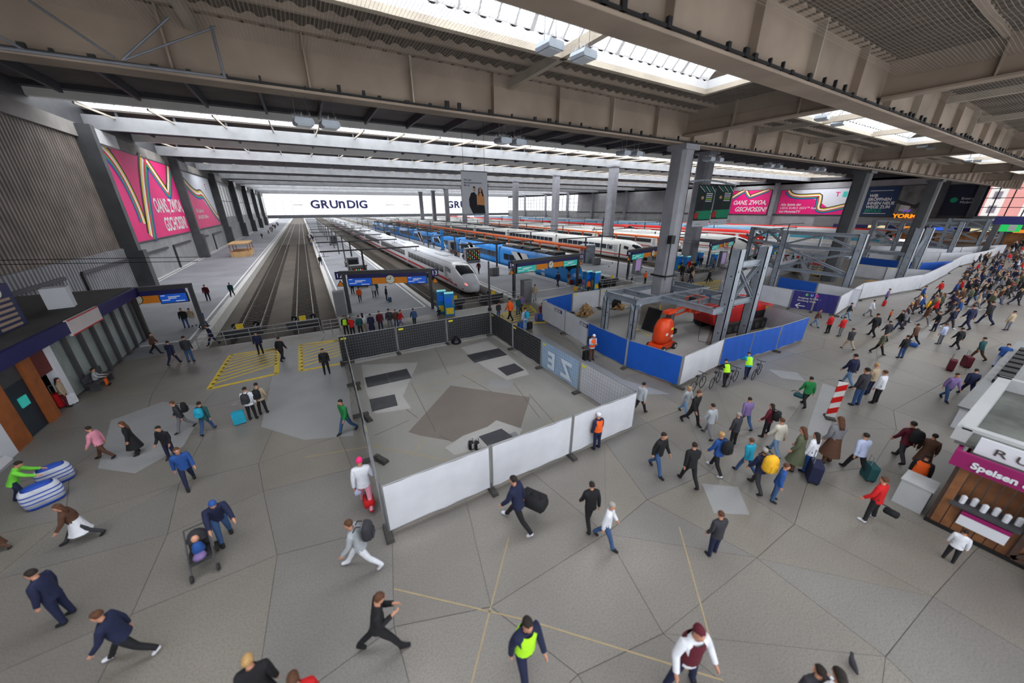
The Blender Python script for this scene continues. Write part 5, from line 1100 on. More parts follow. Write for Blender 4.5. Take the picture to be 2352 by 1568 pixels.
# ================================================================ people
def cmat(n,c,r=.85): return M('cloth_'+n,c,r,.1,6,bump=.25,bscale=14)
CL={'black':(24,24,28),'charcoal':(48,48,54),'navy':(26,32,62),'blue':(34,74,140),'jeans':(52,80,122),'ljeans':(110,140,176),'cyan':(30,150,180),'lblue':(176,186,216),'white':(216,218,226),'cream':(206,200,188),'grey':(112,112,118),'lgrey':(160,164,170),
 'red':(186,20,24),'maroon':(86,20,36),'pink':(214,140,160),'hotpink':(226,40,110),'green':(28,120,64),'lime':(110,200,60),'olive':(84,88,68),'brown':(84,56,42),'beige':(170,152,128),'orange':(236,96,30),'hivis':(176,240,40),'yellow':(232,176,40),'purple':(120,100,150),'teal':(30,76,80)}
CM={k:cmat(k,v) for k,v in CL.items()}
SK=M('skin',(196,142,116),.6,.06,8,spec=.3); HAIR={'dark':M('hair_dark',(34,26,22),.8,.2,20),'brown':M('hair_brown',(82,52,34),.8,.2,20),'blond':M('hair_blond',(176,140,90),.8,.2,20),'grey':M('hair_grey',(150,148,144),.8,.1,20)}
EYE=M('eye_dark',(30,22,20),.3,0); LIP=M('lips',(160,90,80),.6,0)
def skeleton(p):
    r=math.radians; V=[];E=[];Rr=[];Lb=[]
    def v(co,rad,par,lab):
        V.append(Vector(co)); Rr.append(rad); Lb.append(lab)
        if par is not None: E.append((par,len(V)-1))
        return len(V)-1
    lean=r(p.get('lean',3)); fw=lambda a:Vector((0,-math.sin(a),math.cos(a)))
    hz=p.get('hip',.93); base=Vector((0,p.get('back',0),hz)); pel=v(base,(.155,.115),None,'pelvis')
    sp=v(base+fw(lean)*.2,(.145,.11),pel,'torso'); ch=v(base+fw(lean)*.42,(.165,.12),sp,'torso')
    nb=v(base+fw(lean)*.53,(.07,.07),ch,'torso'); hl=lean*.7+r(p.get('nod',8)); nk=v(base+fw(lean)*.55+fw(hl)*.06,(.055,.055),nb,'neck')
    hd=base+fw(lean)*.55+fw(hl)*.16; he=v(hd,(.06,.07),nk,'head')
    for s,K in ((-1,'L'),(1,'R')):
        sh=base+fw(lean)*.47+Vector((s*.19,0,0)); a=r(p.get('sh'+K,0)); ab=r(p.get('ab'+K,9)); e=r(p.get('el'+K,14))
        i=v(sh,(.066,.066),ch,'arm')
        d=Vector((s*math.sin(ab),-math.sin(a)*math.cos(ab),-math.cos(a)*math.cos(ab))); el=sh+d*.28; j=v(el,(.047,.047),i,'arm')
        d2=Vector((s*math.sin(ab)*.4-s*p.get('inw',0)*.5,-math.sin(a+e),-math.cos(a+e))).normalized(); wr=el+d2*.25; k=v(wr,(.033,.03),j,'arm')
        pm=wr+d2*.07; m=v(pm,(.035,.022),k,'hand'); side=d2.cross(Vector((s,0,0))).normalized()
        for q,(o,l) in enumerate(((-.03,.07),(-.01,.082),(.01,.078),(.028,.062))):
            f1=v(pm+d2*(.03+l*.45)+side*o,(.0095,.0095),m,'hand'); v(pm+d2*(.03+l*.8)+side*o+Vector((-s*.02,0,0)),(.0085,.0085),f1,'hand')
        t1=v(wr+d2*.05+side*-.045,(.011,.011),m,'hand'); v(wr+d2*.085+side*-.06,(.009,.009),t1,'hand')
        h=base+Vector((s*.095,0,-.04)); f=r(p.get('hp'+K,0)); kn=r(p.get('kn'+K,4)); hs=r(p.get('sp'+K,3))
        i=v(h,(.09,.095),pel,'pelvis'); d=Vector((s*math.sin(hs),-math.sin(f),-math.cos(f))).normalized()
        i2=v(h+d*.2,(.078,.08),i,'leg'); kk=h+d*.42; j=v(kk,(.057,.06),i2,'leg'); d2=Vector((s*math.sin(hs),math.sin(kn-f),-math.cos(kn-f))).normalized()
        j2=v(kk+d2*.16,(.053,.056),j,'leg'); an=kk+d2*.38; k=v(an,(.038,.04),j2,'leg'); ta=r(p.get('toe'+K,0)); fd=Vector((0,-math.cos(ta),-math.sin(ta)))
        he_=v(an+Vector((0,.03,-.045)),(.038,.036),k,'foot'); m=v(an+fd*.11+Vector((0,0,-.05)),(.042,.03),k,'foot'); v(an+fd*.17+Vector((0,0,-.055)),(.036,.024),m,'foot')
    return V,E,Rr,Lb,hd,hl
def segdist(c,a,b):
    ab=b-a; t=max(0,min(1,(c-a).dot(ab)/max(1e-9,ab.length_squared))); return (c-a-ab*t).length
def proto(p,name):
    V,E,Rr,Lb,hd,hl=skeleton(p)
    me=bpy.data.meshes.new('skel'); me.from_pydata([tuple(v) for v in V],E,[]); o=bpy.data.objects.new('skel',me); COL.objects.link(o)
    md=o.modifiers.new('s','SKIN'); md.use_smooth_shade=True
    for i,rr in enumerate(Rr): me.skin_vertices[0].data[i].radius=rr; me.skin_vertices[0].data[i].use_root=(i==0)
    sb=o.modifiers.new('d','SUBSURF'); sb.levels=1
    dg=bpy.context.evaluated_depsgraph_get(); m2=bpy.data.meshes.new_from_object(o.evaluated_get(dg)); bpy.data.objects.remove(o)
    vs=[v.co.copy() for v in m2.vertices]; fs=[tuple(f.vertices) for f in m2.polygons]; nr=[v.normal.copy() for v in m2.vertices]
    lab=[]
    for f in fs:
        c=sum((vs[i] for i in f),Vector())/len(f); best=min(((segdist(c,V[a],V[b])-min(Rr[a][0],Rr[b][0])*.5,Lb[b]) for a,b in E),key=lambda t:t[0]); lab.append((best[1],c.x))
    zmin=min(v.z for v in vs)
    root=MB(); root.add(vs,fs)
    # head: shaped skull, nose, ears, eyes, mouth, as part of the same body mesh
    fwv=Vector((0,-math.sin(hl),math.cos(hl))); fr=Vector((0,-math.cos(hl),-math.sin(hl))); sd=Vector((1,0,0))
    def hp(x,y,z): return hd+sd*x+fr*y+fwv*z
    rings=[]
    for z,rx,ry,oy in ((-.105,.035,.045,.02),(-.09,.055,.07,.02),(-.05,.066,.088,.01),(0,.074,.098,0),(.05,.076,.1,-.005),(.085,.064,.086,-.01),(.108,.04,.055,-.012),(.118,.012,.018,-.012)):
        rings.append([hp(rx*math.cos(2*PI*i/12),oy+ry*math.sin(2*PI*i/12),z) for i in range(12)])
    root.loft(rings,0)
    root.add([hp(-.012,.095,-.02),hp(.012,.095,-.02),hp(0,.122,-.018),hp(0,.094,.03)],[(0,1,2),(0,2,3),(2,1,3)],0)
    for s in (-1,1):
        root.add([hp(s*.07,.0,-.03),hp(s*.092,-.012,.0),hp(s*.09,-.014,.03),hp(s*.07,.005,.03)],[(0,1,2,3)],0)
        root.add([hp(s*.03-.012,.0965,.012),hp(s*.03+.012,.0965,.012),hp(s*.03+.012,.0985,.024),hp(s*.03-.012,.0985,.024)],[(0,1,2,3)],1)
    root.add([hp(-.022,.0935,-.055),hp(.022,.0935,-.055),hp(.018,.095,-.045),hp(-.018,.095,-.045)],[(0,1,2,3)],2)
    def sub(labels,off,xs=0,clip=None):
        idx={};q=MB();F_=[]
        for f,(l,x) in zip(fs,lab):
            if l in labels and (xs==0 or x*xs>0):
                F_.append(tuple(idx.setdefault(i,len(idx)) for i in f))
        vv=[None]*len(idx)
        for i,k in idx.items(): n=nr[i]; vv[k]=vs[i]+n*off
        q.add(vv,F_); return q
    off=Vector((0,0,-zmin))
    P={'z':zmin}
    def shift(q): q.v=[(a,b,c-zmin) for a,b,c in q.v]; return q
    P['body']=shift(root); P['jacket']=shift(sub(('torso','arm'),.022)); P['trousers']=shift(sub(('pelvis','leg'),.014))
    P['shoeL']=shift(sub(('foot',),.012,-1)); P['shoeR']=shift(sub(('foot',),.012,1))
    # belt overlap: jacket hem as a short sleeve of cloth round the hips
    b=Vector((0,p.get('back',0),p.get('hip',.93))); hem=MB(); ln=math.radians(p.get('lean',3)); fv=Vector((0,-math.sin(ln),math.cos(ln))); ft=Vector((0,-math.cos(ln),-math.sin(ln)))
    def ring(k,rx,ry,f=0): return [b+fv*k+Vector((rx*math.cos(2*PI*i/14),0,0))+ft*(ry*math.sin(2*PI*i/14))+Vector((0,f,0)) for i in range(14)]
    hem.loft([ring(.2,.172,.128),ring(.05,.178,.135),ring(-.1,.19,.148)],caps=False); P['hem']=shift(hem)
    def dring(z,rx,ry,f=0): return [Vector((b.x+rx*math.cos(2*PI*i/16)*(1+.05*(i%2)),b.y+f+ry*math.sin(2*PI*i/16)*(1+.05*(i%2)),z)) for i in range(16)]
    sk=MB(); hz=b.z; sk.loft([dring(hz+.12,.165,.125),dring(hz-.08,.2,.165),dring(hz-.35,.235,.23),dring(.38,.27,.28)],caps=False); P['skirt']=shift(sk)
    ht=MB(); rg=[]
    for z,rx,ry,oy in ((-.01,.085,.075,-.035),(.03,.088,.096,-.022),(.07,.084,.1,-.016),(.1,.066,.082,-.016),(.128,.03,.04,-.016)): rg.append([hp(rx*math.cos(2*PI*i/12),oy+ry*math.sin(2*PI*i/12)*(1 if math.sin(2*PI*i/12)<0 or z>.05 else .6),z) for i in range(12)])
    ht.loft(rg); P['hair']=shift(ht)
    hl2=MB(); hl2.v=[]; hl2.loft(rg); rg2=[]
    for z,rx,oy,ry in ((-.3,.07,-.09,.03),(-.18,.09,-.085,.04),(-.06,.09,-.06,.055),(.04,.085,-.03,.08)): rg2.append([hp(rx*math.cos(2*PI*i/10),oy+ry*math.sin(2*PI*i/10),z) for i in range(10)])
    hl2.loft(rg2); P['longhair']=shift(hl2)
    P['hand']={}
    for K,ii in (('L',0),('R',1)): pass
    P['top']=(hd+fwv*.12).z-zmin
    P['chest']=b+fv*.42-Vector((0,0,zmin)); P['lean']=ln
    return P
POSES=dict(
 stand=dict(),
 idle=dict(shL=8,elL=25,shR=-4,elR=30,hpL=4,hpR=-2,nod=14),
 phone=dict(shL=6,elL=100,shR=4,elR=92,inw=.9,abL=4,abR=4,nod=28,hpL=3),
 walk=dict(hpL=24,knL=6,hpR=-18,knR=24,toeR=28,shL=-16,shR=12,elL=14,elR=20,hip=.9,lean=5),
 walk2=dict(hpR=22,knR=8,hpL=-20,knL=26,toeL=30,shR=-16,shL=12,elR=14,elL=20,hip=.9,lean=5),
 phonewalk=dict(hpL=32,knL=8,hpR=-26,knR=22,toeR=35,shL=4,shR=12,elL=98,elR=90,inw=.9,abL=4,abR=4,hip=.85,lean=6,nod=24),
 stride=dict(hpL=36,knL=8,hpR=-27,knR=22,toeR=35,shL=-20,shR=16,elL=16,elR=24,hip=.83,lean=12,nod=4),
 push=dict(shL=45,shR=45,elL=18,elR=18,lean=24,hpL=14,knL=10,hpR=-12,knR=14,hip=.9,nod=22,toeR=15),
 wide=dict(spL=12,spR=12,shL=4,shR=4,abL=26,abR=26,elL=30,elR=30,hip=.92),
 sit=dict(hpL=84,hpR=84,knL=86,knR=86,shL=30,shR=30,elL=50,elR=50,hip=.5,lean=4),
)
PR={k:proto(v,k) for k,v in POSES.items()}
MESH={}
def getmesh(pose,part,mats):
    key=(pose,part)
    if key not in MESH:
        q=PR[pose][part]; me=bpy.data.meshes.new(part); me.from_pydata([tuple(v) for v in q.v],[],q.f)
        for m in mats: me.materials.append(m)
        me.polygons.foreach_set('use_smooth',[True]*len(q.f)); me.polygons.foreach_set('material_index',q.mi if part=='body' else [0]*len(q.f))
        MESH[key]=me
    return MESH[key]
def part_obj(name,me,mat,par):
    o=bpy.data.objects.new(name,me); COL.objects.link(o); o.parent=par
    if mat: o.material_slots[0].link='OBJECT'; o.material_slots[0].material=mat
    return o
def vest(par,pose,mat):
    P_=PR[pose]; key=(pose,'vest')
    if key not in MESH:
        c=P_['chest']; q=MB(); ln=P_['lean']; fv=Vector((0,-math.sin(ln),math.cos(ln))); ft=Vector((0,-math.cos(ln),-math.sin(ln)))
        def ring(k,rx,ry): return [c+fv*k+Vector((rx*math.cos(2*PI*i/14),0,0))+ft*(ry*math.sin(2*PI*i/14)) for i in range(14)]
        q.loft([ring(-.42,.2,.165),ring(-.2,.19,.155),ring(.0,.2,.165),ring(.1,.13,.13)],caps=False); P_['vest']=q
        getmesh(pose,'vest',[mat])
    return part_obj('vest',MESH[(pose,'vest')],mat,par)
SP={}
def person(fx,fy,hx,hy,rot,pose,top,bot,label,hair='dark',long=False,skirt=None,shoes='black',vest_=None,hat=None,group=None,z=0.,hood=None,hmax=2.15,hmin=.9):
    p=G(fx,fy,z); h=max(hmin,min(hmax,TOPZ(p,hx,hy)-z)); s=h/(PR[pose]['top']+.02)
    if h>1.2: s=max(.92,min(1.2,s))
    b=bpy.data.objects.new('person',getmesh(pose,'body',[SK,EYE,LIP])); COL.objects.link(b); b.location=p; b.rotation_euler=(0,0,math.radians(rot)); b.scale=(s,s,s)
    tag(b,label,'person',group)
    part_obj('jacket',getmesh(pose,'jacket',[SK]),CM[top],b); part_obj('jacket_hem',getmesh(pose,'hem',[SK]),CM[top],b)
    part_obj('trousers',getmesh(pose,'trousers',[SK]),CM[bot],b)
    for q in ('shoeL','shoeR'): part_obj('shoe',getmesh(pose,q,[SK]),CM[shoes],b)
    if hood: part_obj('hood',getmesh(pose,'hair',[SK]),CM[hood],b)
    elif hat: part_obj('cap',getmesh(pose,'hair',[SK]),CM[hat],b)
    else: part_obj('hair',getmesh(pose,'longhair' if long else 'hair',[SK]),HAIR[hair],b)
    if skirt: part_obj('coat_skirt' if skirt==top else 'skirt',getmesh(pose,'skirt',[SK]),CM[skirt],b)
    if vest_: vest(b,pose,CM[vest_])
    return b,p,s
def M_obj(key,fn):
    if key not in SP: SP[key]=fn()
    return SP[key]
def suitcase(fx,fy,col,label,rot=20,s=1.,handle=True,loc=None):
    p=loc or G(fx,fy); t=thing('suitcase',label,'suitcase',tuple(p),math.radians(rot)); t.scale=(s,s,s)
    q=MB(); q.prof([(-.21,.05),(-.24,.1),(-.24,.6),(-.2,.65),(.2,.65),(.24,.6),(.24,.1),(.21,.05)],-.13,.13,'y'); q.build('shell',CM[col],t)
    for x in (-.18,.18):
        for y in (-.09,.09): q=MB(); q.tube((x-.02,y,.035),(x+.02,y,.035),.035,n=8); q.build('wheel',m_black,t)
    q=MB(); q.path([(-.09,.1,.63),(-.09,.1,1.0),(.09,.1,1.0),(.09,.1,.63)],.012); q.build('pull_handle',m_galvd,t)
    return t
def backpack(pr,col,label,s=1.,side=1):
    b,p,sc=pr; r=b.rotation_euler.z; bk=Vector((-math.sin(r)*-1*-1,math.cos(r),0)); bk=Matrix.Rotation(r,3,'Z')@Vector((0,.235*sc*side,0))
    t=thing('backpack',label,'bag',tuple(p+bk+Vector((0,0,1.02*sc))),r); t.scale=(sc*s,)*3
    q=MB(); q.loft([[(x*k,y*k,z) for x,y in ((-.15,-.09),(.15,-.09),(.17,0),(.13,.12),(-.13,.12),(-.17,0))] for z,k in ((0,.9),(.08,1.05),(.34,1.0),(.45,.75),(.48,.4))]); q.build('pack',CM[col],t,smooth=True)
    q=MB(); q.loft([[(x*k,y,z) for x,y in ((-.11,.1),(.11,.1),(.1,.16),(-.1,.16))] for z,k in ((.04,1),(.24,.95))]); q.build('front_pocket',CM[col],t)
    q=MB(); q.path([(-.09,-.09,.44),(-.09,-.2,.46),(-.1,-.3,.3)],.015); q.path([(.09,-.09,.44),(.09,-.2,.46),(.1,-.3,.3)],.015); q.build('strap',m_black,t)
    return t
# ---------------------------------------------------------------- the people in the photograph, one by one
P_=person
P_(158,1420,88,1298,-100,'stand','navy','navy','person in a dark navy suit standing at the lower left edge')
P_(312,1505,245,1392,-95,'stride','navy','black','person in a navy jacket and white shoes striding left at the lower left',hair='brown',shoes='white')
P_(198,1238,165,1150,-80,'stride','brown','charcoal','long-haired person in a billowing white skirt at left','brown',True,'white')
P_(60,1150,36,1058,100,'push','lime','navy','person in a bright green jacket leaning over two huge striped bags','dark')
P_(5,1262,-8,1190,-90,'walk','brown','brown','person in a dark brown coat cut off by the left edge','dark',skirt='brown')
pr=P_(522,1238,497,1128,20,'push','navy','jeans','person in a navy jacket and blue cap pushing a pram',hat='blue')
P_(245,1052,202,984,-100,'walk','pink','brown','person in a pink jacket with a green backpack walking left'); 
P_(318,1042,285,965,-80,'stand','black','black','long red-haired person in a floor-length black coat','brown',True,'black')
P_(398,1052,386,978,-30,'idle','black','navy','person in a black jacket standing behind the child in blue')
P_(440,1112,410,1022,20,'walk','blue','navy','person in a blue coat with a light blue shirt walking toward the camera','brown')
pr=P_(427,988,395,924,-80,'walk2','charcoal','grey','person with a black backpack at the pale floor patch','brown'); backpack(pr,'black','black backpack on the person at the pale floor patch')
pr=P_(480,992,463,924,170,'walk','teal','jeans','person in a turquoise top and jeans carrying a dark bag'); backpack(pr,'cyan','turquoise backpack of the person left of the white-shirted pair')
pr=P_(583,962,555,890,170,'stand','white','black','person in a white shirt beside a turquoise suitcase'); backpack(pr,'charcoal','grey backpack of the white-shirted person')
pr=P_(607,950,577,882,170,'idle','beige','black','person in beige right of the white-shirted one'); backpack(pr,'black','black backpack of the person in beige')
suitcase(553,972,'cyan','turquoise suitcase beside the white-shirted person',10)
P_(800,992,788,914,-60,'walk','green','jeans','person in a green jacket and jeans walking along the pen\'s left side')
P_(845,1160,836,1050,170,'walk2','white','pink','person with a bright pink head covering carrying a red bag at the pen\'s front left',hood='hotpink',shoes='red')
pr=P_(838,1300,818,1190,-110,'stride','lgrey','white','person in a grey coat and white trousers striding below the pen\'s front corner','brown',shoes='white',skirt=None); backpack(pr,'charcoal','dark backpack of the person in white trousers')
P_(880,1488,862,1364,80,'phonewalk','black','black','person in a black jacket with a fur hood looking at a phone','brown')
P_(1204,1548,1197,1410,0,'walk','navy','navy','person in a navy uniform and yellow-green safety vest at the bottom centre',vest_='hivis')
P_(1560,1572,1592,1406,-20,'wide','white','navy','person in a maroon hooded vest with white sleeves at the bottom',hood='maroon',vest_='maroon')
P_(625,1640,600,1484,180,'stand','black','black','person in a black coat with blond hair at the bottom edge','blond',skirt='black')
P_(725,1690,702,1528,180,'stand','red','black','brown-haired person in red and black cut off by the bottom edge','brown')
P_(1830,1650,1846,1500,150,'stand','charcoal','navy','person in a charcoal jacket at the bottom edge, left of a pair','dark')
P_(1870,1680,1892,1514,150,'phone','white','charcoal','person in white with dark hair at the bottom edge, right of a pair','dark',True)
pr=P_(1190,1208,1186,1084,-150,'stride','navy','black','person in a navy and maroon top with pale socks carrying a large black bag',shoes='white'); 
P_(1352,1206,1362,1110,160,'walk','black','black','person in a black jacket walking away beside the one in white'); 
P_(1388,1246,1398,1150,30,'walk','white','jeans','grey-haired person in a white jacket and jeans','grey')
P_(1634,1272,1654,1176,160,'idle','charcoal','navy','person in a dark jacket below the pale floor patch','brown')
P_(1505,1082,1514,988,0,'walk','black','jeans','person in a black jacket and blue jeans walking toward the camera')
P_(1578,1110,1604,1020,150,'walk2','black','black','person in a long black jacket walking left of the one with a blue coat')
P_(1467,948,1466,876,90,'walk','lgrey','black','person in a black cap and pale grey top at the pen\'s right corner',hat='black')
P_(1369,1030,1377,948,180,'stand','navy','navy','worker in an orange vest and white helmet before the pen\'s near side',hat='white',vest_='orange')
P_(1569,950,1580,890,0,'walk','lgrey','ljeans','person in pale grey and light jeans by the blue pen\'s near corner','blond')
P_(1586,974,1602,894,0,'walk2','black','black','person in black with a pink shirt beside the one in light jeans','brown')
P_(1624,1002,1638,927,170,'walk','lgrey','grey','person in a pale blue-grey hooded top and grey trousers')
P_(1680,1022,1685,952,170,'stand','charcoal','black','person in a dark blazer seen from behind in the crowd','grey')
P_(1706,982,1728,914,150,'walk2','purple','jeans','person in a lilac shirt and dark jeans')
pr=P_(1755,1000,1766,924,180,'wide','maroon','black','long dark-haired person in red and black standing with legs apart','dark',True); backpack(pr,'black','black backpack with a white patch in the middle of the crowd')
P_(1775,1042,1790,958,160,'walk','cream','ljeans','person in a cream hooded top and light jeans','brown')
pr=P_(1640,1082,1658,992,170,'walk','blue','black','person in a blue jacket with a blond companion\'s bag','blond',shoes='white'); backpack(pr,'black','black backpack on the person in the blue jacket')
P_(1708,1086,1722,1022,170,'walk2','cyan','jeans','child in a turquoise jacket and jeans','brown',hmin=.9)
pr=P_(1733,1122,1760,1030,160,'walk','navy','charcoal','person with a large yellow backpack in the crowd','grey'); backpack(pr,'yellow','large square yellow backpack in the middle crowd',1.25)
P_(1774,1148,1792,1082,20,'stand','blue','jeans','small child in a blue jacket in front of the yellow backpack','brown')
P_(1818,1078,1834,976,180,'idle','olive','brown','long-haired person in an olive coat with a pink scarf','brown',True,'olive')
P_(1848,1082,1864,988,170,'stand','white','blue','black-haired person in white and navy pulling a trolley case','dark',True)
suitcase(1862,1102,'navy','navy trolley case with a white box on top',30,1.25)
P_(1896,1062,1926,944,150,'idle','grey','brown','tall person in a grey coat and long brown skirt by the striped board','brown',True,'brown')
P_(1958,1082,2000,998,150,'walk2','lblue','black','person in a light blue shirt and black trousers'); suitcase(1990,1098,'teal','dark teal suitcase behind the person in light blue',40)
P_(1992,1192,2026,1092,170,'wide','red','black','heavy person in a bright red jacket right of the centre','brown',shoes='white')
pr=P_(2062,1056,2106,970,140,'walk','maroon','charcoal','person in a maroon jacket left of the kiosk'); backpack(pr,'black','black backpack of the person in maroon')
P_(2108,1076,2144,1000,100,'stand','brown','black','person in a dark brown coat waiting at the kiosk\'s left side',skirt='brown')
P_(2088,1128,2126,1048,90,'stand','black','white','person in black and orange leaning at the kiosk corner',vest_='orange')
P_(2176,1286,2212,1214,90,'stand','white','black','person in a white shirt standing at the kiosk counter')
P_(1844,932,1868,866,140,'walk','green','black','person in a green jacket walking away with a small bag')
P_(1943,884,1966,812,160,'walk','navy','ljeans','person in a navy jacket, leftmost of the tight group at right')
P_(1962,930,1992,830,160,'stand','charcoal','jeans','person in a grey-brown jacket in the middle of the tight group'); P_(1990,905,2022,835,160,'idle','beige','navy','person in a beige coat in the tight group at right','blond')
P_(2006,925,2036,850,170,'stand','white','black','person in white with a dark bag, rightmost of the tight group','brown')
P_(2166,918,2186,852,-40,'walk','purple','jeans','person in a dark purple jacket and jeans left of the stall'); P_(2214,908,2244,852,120,'walk2','navy','navy','person in navy walking away left of the stall')
pr=P_(1357,827,1361,766,-10,'phone','lblue','brown','worker in an orange vest and white helmet with a suitcase before the blue fence',hat='white',vest_='orange'); suitcase(1346,826,'black','black suitcase beside the worker at the blue fence',0); backpack(pr,'black','black backpack on the worker at the blue fence')
P_(1712,868,1720,812,140,'push','cyan','navy','cyclist in a yellow-green vest bending over a bicycle at the blue fence',vest_='hivis'); P_(1662,885,1668,838,150,'push','black','black','second cyclist in a yellow-green vest bending by the bicycles',vest_='hivis')
# far right crowd, individuals that can be told apart
for a in ((2030,697,2037,664,20,'stand','purple','navy','person in purple alone by the long white fence',{}),(1942,733,1952,698,10,'walk','black','ljeans','person in black and light jeans right of the navy banner',{}),
 (1993,726,2002,693,30,'walk2','white','grey','person in white right of the navy banner',{}),(2000,772,2009,718,150,'walk','black','black','person in black with a white bag right of the pair in red',{}),
 (1899,765,1905,726,160,'stand','red','black','person in a red jacket below the navy banner, left of a pair',{}),(1927,772,1934,733,160,'idle','red','grey','person in a red and white jacket below the navy banner, right of a pair',{}),
 (1870,750,1878,718,0,'walk','brown','ljeans','person in brown by the right end of the blue pen',{}),(1945,802,1965,754,150,'walk2','charcoal','beige','person in a dark grey coat carrying a yellow bag below the pair in red',{}),
 (2030,782,2041,742,150,'walk','charcoal','black','person in charcoal in the upper crowd beside the pink scarf',{}),(2013,812,2030,770,30,'walk','olive','black','person in an olive jacket with a white scarf in the upper crowd',{}),
 (2066,822,2081,768,150,'stand','black','jeans','person in black and jeans in the middle of the right-hand crowd',{}),(2092,790,2105,748,160,'walk2','brown','black','person in brown with a blue bag in the right-hand crowd',{}),
 (2075,738,2087,700,20,'walk','blue','black','person in blue in front of the long white fence',{}),(2040,735,2045,710,20,'stand','orange','black','person in an orange top in the upper crowd',{}),
 (2122,722,2140,688,20,'walk','yellow','black','person in a bright yellow jacket in the upper crowd',{}),(2112,690,2122,655,0,'walk2','blue','charcoal','person in blue before the far blue fence',{}),
 (2153,678,2168,645,160,'walk','red','black','person in red in the upper right crowd',{}),(2155,790,2166,745,160,'stand','lblue','grey','person in pale denim in the middle of the right-hand crowd',{'hair':'brown'}),
 (2192,800,2205,758,150,'walk','black','black','person in black with a pink collar in the right-hand crowd',{}),(2240,826,2253,772,160,'walk2','teal','brown','person with a turquoise top in the right-hand crowd',{}),
 (2288,842,2310,796,90,'push','blue','lblue','person in blue bending at the right edge stall',{}),(2310,758,2324,712,150,'stand','beige','grey','person in beige at the right edge',{}),
 (2215,755,2230,690,150,'walk','navy','navy','person in dark navy at the upper right, beside an orange bag',{}),(2258,745,2272,680,150,'walk2','black','navy','tall person in black at the upper right crowd\'s near side',{})):
    P_(*a[:9],**a[9])
suitcase(2029,702,'red','small red suitcase of the person alone by the long white fence',0,.8); suitcase(2215,842,'maroon','maroon suitcase in the right-hand crowd, right one',30,1.1); suitcase(2180,850,'maroon','maroon suitcase in the right-hand crowd, left one',10,1.1)
random.seed(21); TC=['black','black','black','navy','charcoal','navy','charcoal','grey','brown','blue','white','red','olive','beige']; n_=0
def crowd(n,quad,label,grp,zz=0.,rots=(0,30,150,180,200),long=.3,hpx=38):
    A,B,C,D=[G(*p,zz) for p in quad]; pts=[]; tries=0
    while len(pts)<n and tries<4000:
        tries+=1; u,v=random.random(),random.random(); p=A.lerp(B,u).lerp(D.lerp(C,u),v)
        if all((p-q).length>.62 for q in pts): pts.append(p)
    for p in pts:
        top=random.choice(TC); bt=random.choice(('black','navy','jeans','charcoal','grey')); hc=random.choice(('dark','brown','dark','blond')); lg=random.random()<long; pose=random.choice(('stand','walk','walk2','idle','walk')); h=random.uniform(.96,1.08)
        b=bpy.data.objects.new('person',getmesh(pose,'body',[SK,EYE,LIP])); COL.objects.link(b); b.location=p; b.rotation_euler=(0,0,math.radians(random.choice(rots)+random.uniform(-20,20))); b.scale=(h,h,h)
        nm={'lblue':'light blue'}.get(top,top); tag(b,label%(nm+' and '+{'jeans':'blue'}.get(bt,bt)+' trousers, '+('long ' if lg else 'short ')+hc+' hair'),'person',grp)
        part_obj('jacket',getmesh(pose,'jacket',[SK]),CM[top],b); part_obj('jacket_hem',getmesh(pose,'hem',[SK]),CM[top],b); part_obj('trousers',getmesh(pose,'trousers',[SK]),CM[bt],b)
        for q in ('shoeL','shoeR'): part_obj('shoe',getmesh(pose,q,[SK]),CM[random.choice(('black','white','brown'))],b)
        part_obj('hair',getmesh(pose,'longhair' if lg else 'hair',[SK]),HAIR[hc],b)
crowd(74,[(2180,690),(2352,640),(2352,560),(2240,600)],'person in %s, upper right crowd','dense crowd at the upper right')
crowd(44,[(2130,770),(2340,700),(2352,640),(2180,680)],'person in %s, right side crowd','crowd along the right side')
crowd(18,[(2050,760),(2180,735),(2190,700),(2090,715)],'person in %s, by the long white fence','loose crowd by the white fence')
crowd(16,[(1545,668),(1640,650),(1640,600),(1560,620)],'person in %s, behind the nearest column','crowd right of the nearest column')
crowd(12,[(1700,620),(1850,603),(1845,596),(1700,603)],'person in %s, behind the long truss','far crowd behind the truss')
crowd(9,[(700,545),(720,545),(735,620),(745,620)],'person in %s, far left platform edge','people far left of the silver train')
crowd(10,[(960,560),(1060,600),(1075,605),(980,560)],'person in %s, right of the silver train','people right of the silver train',rots=(0,180))
crowd(10,[(1290,556),(1372,571),(1376,566),(1300,553)],'person in %s, by the white train','people on the far platform')
crowd(14,[(600,560),(640,520),(640,512),(585,560)],'person in %s, far left platform','people far down the left platform')
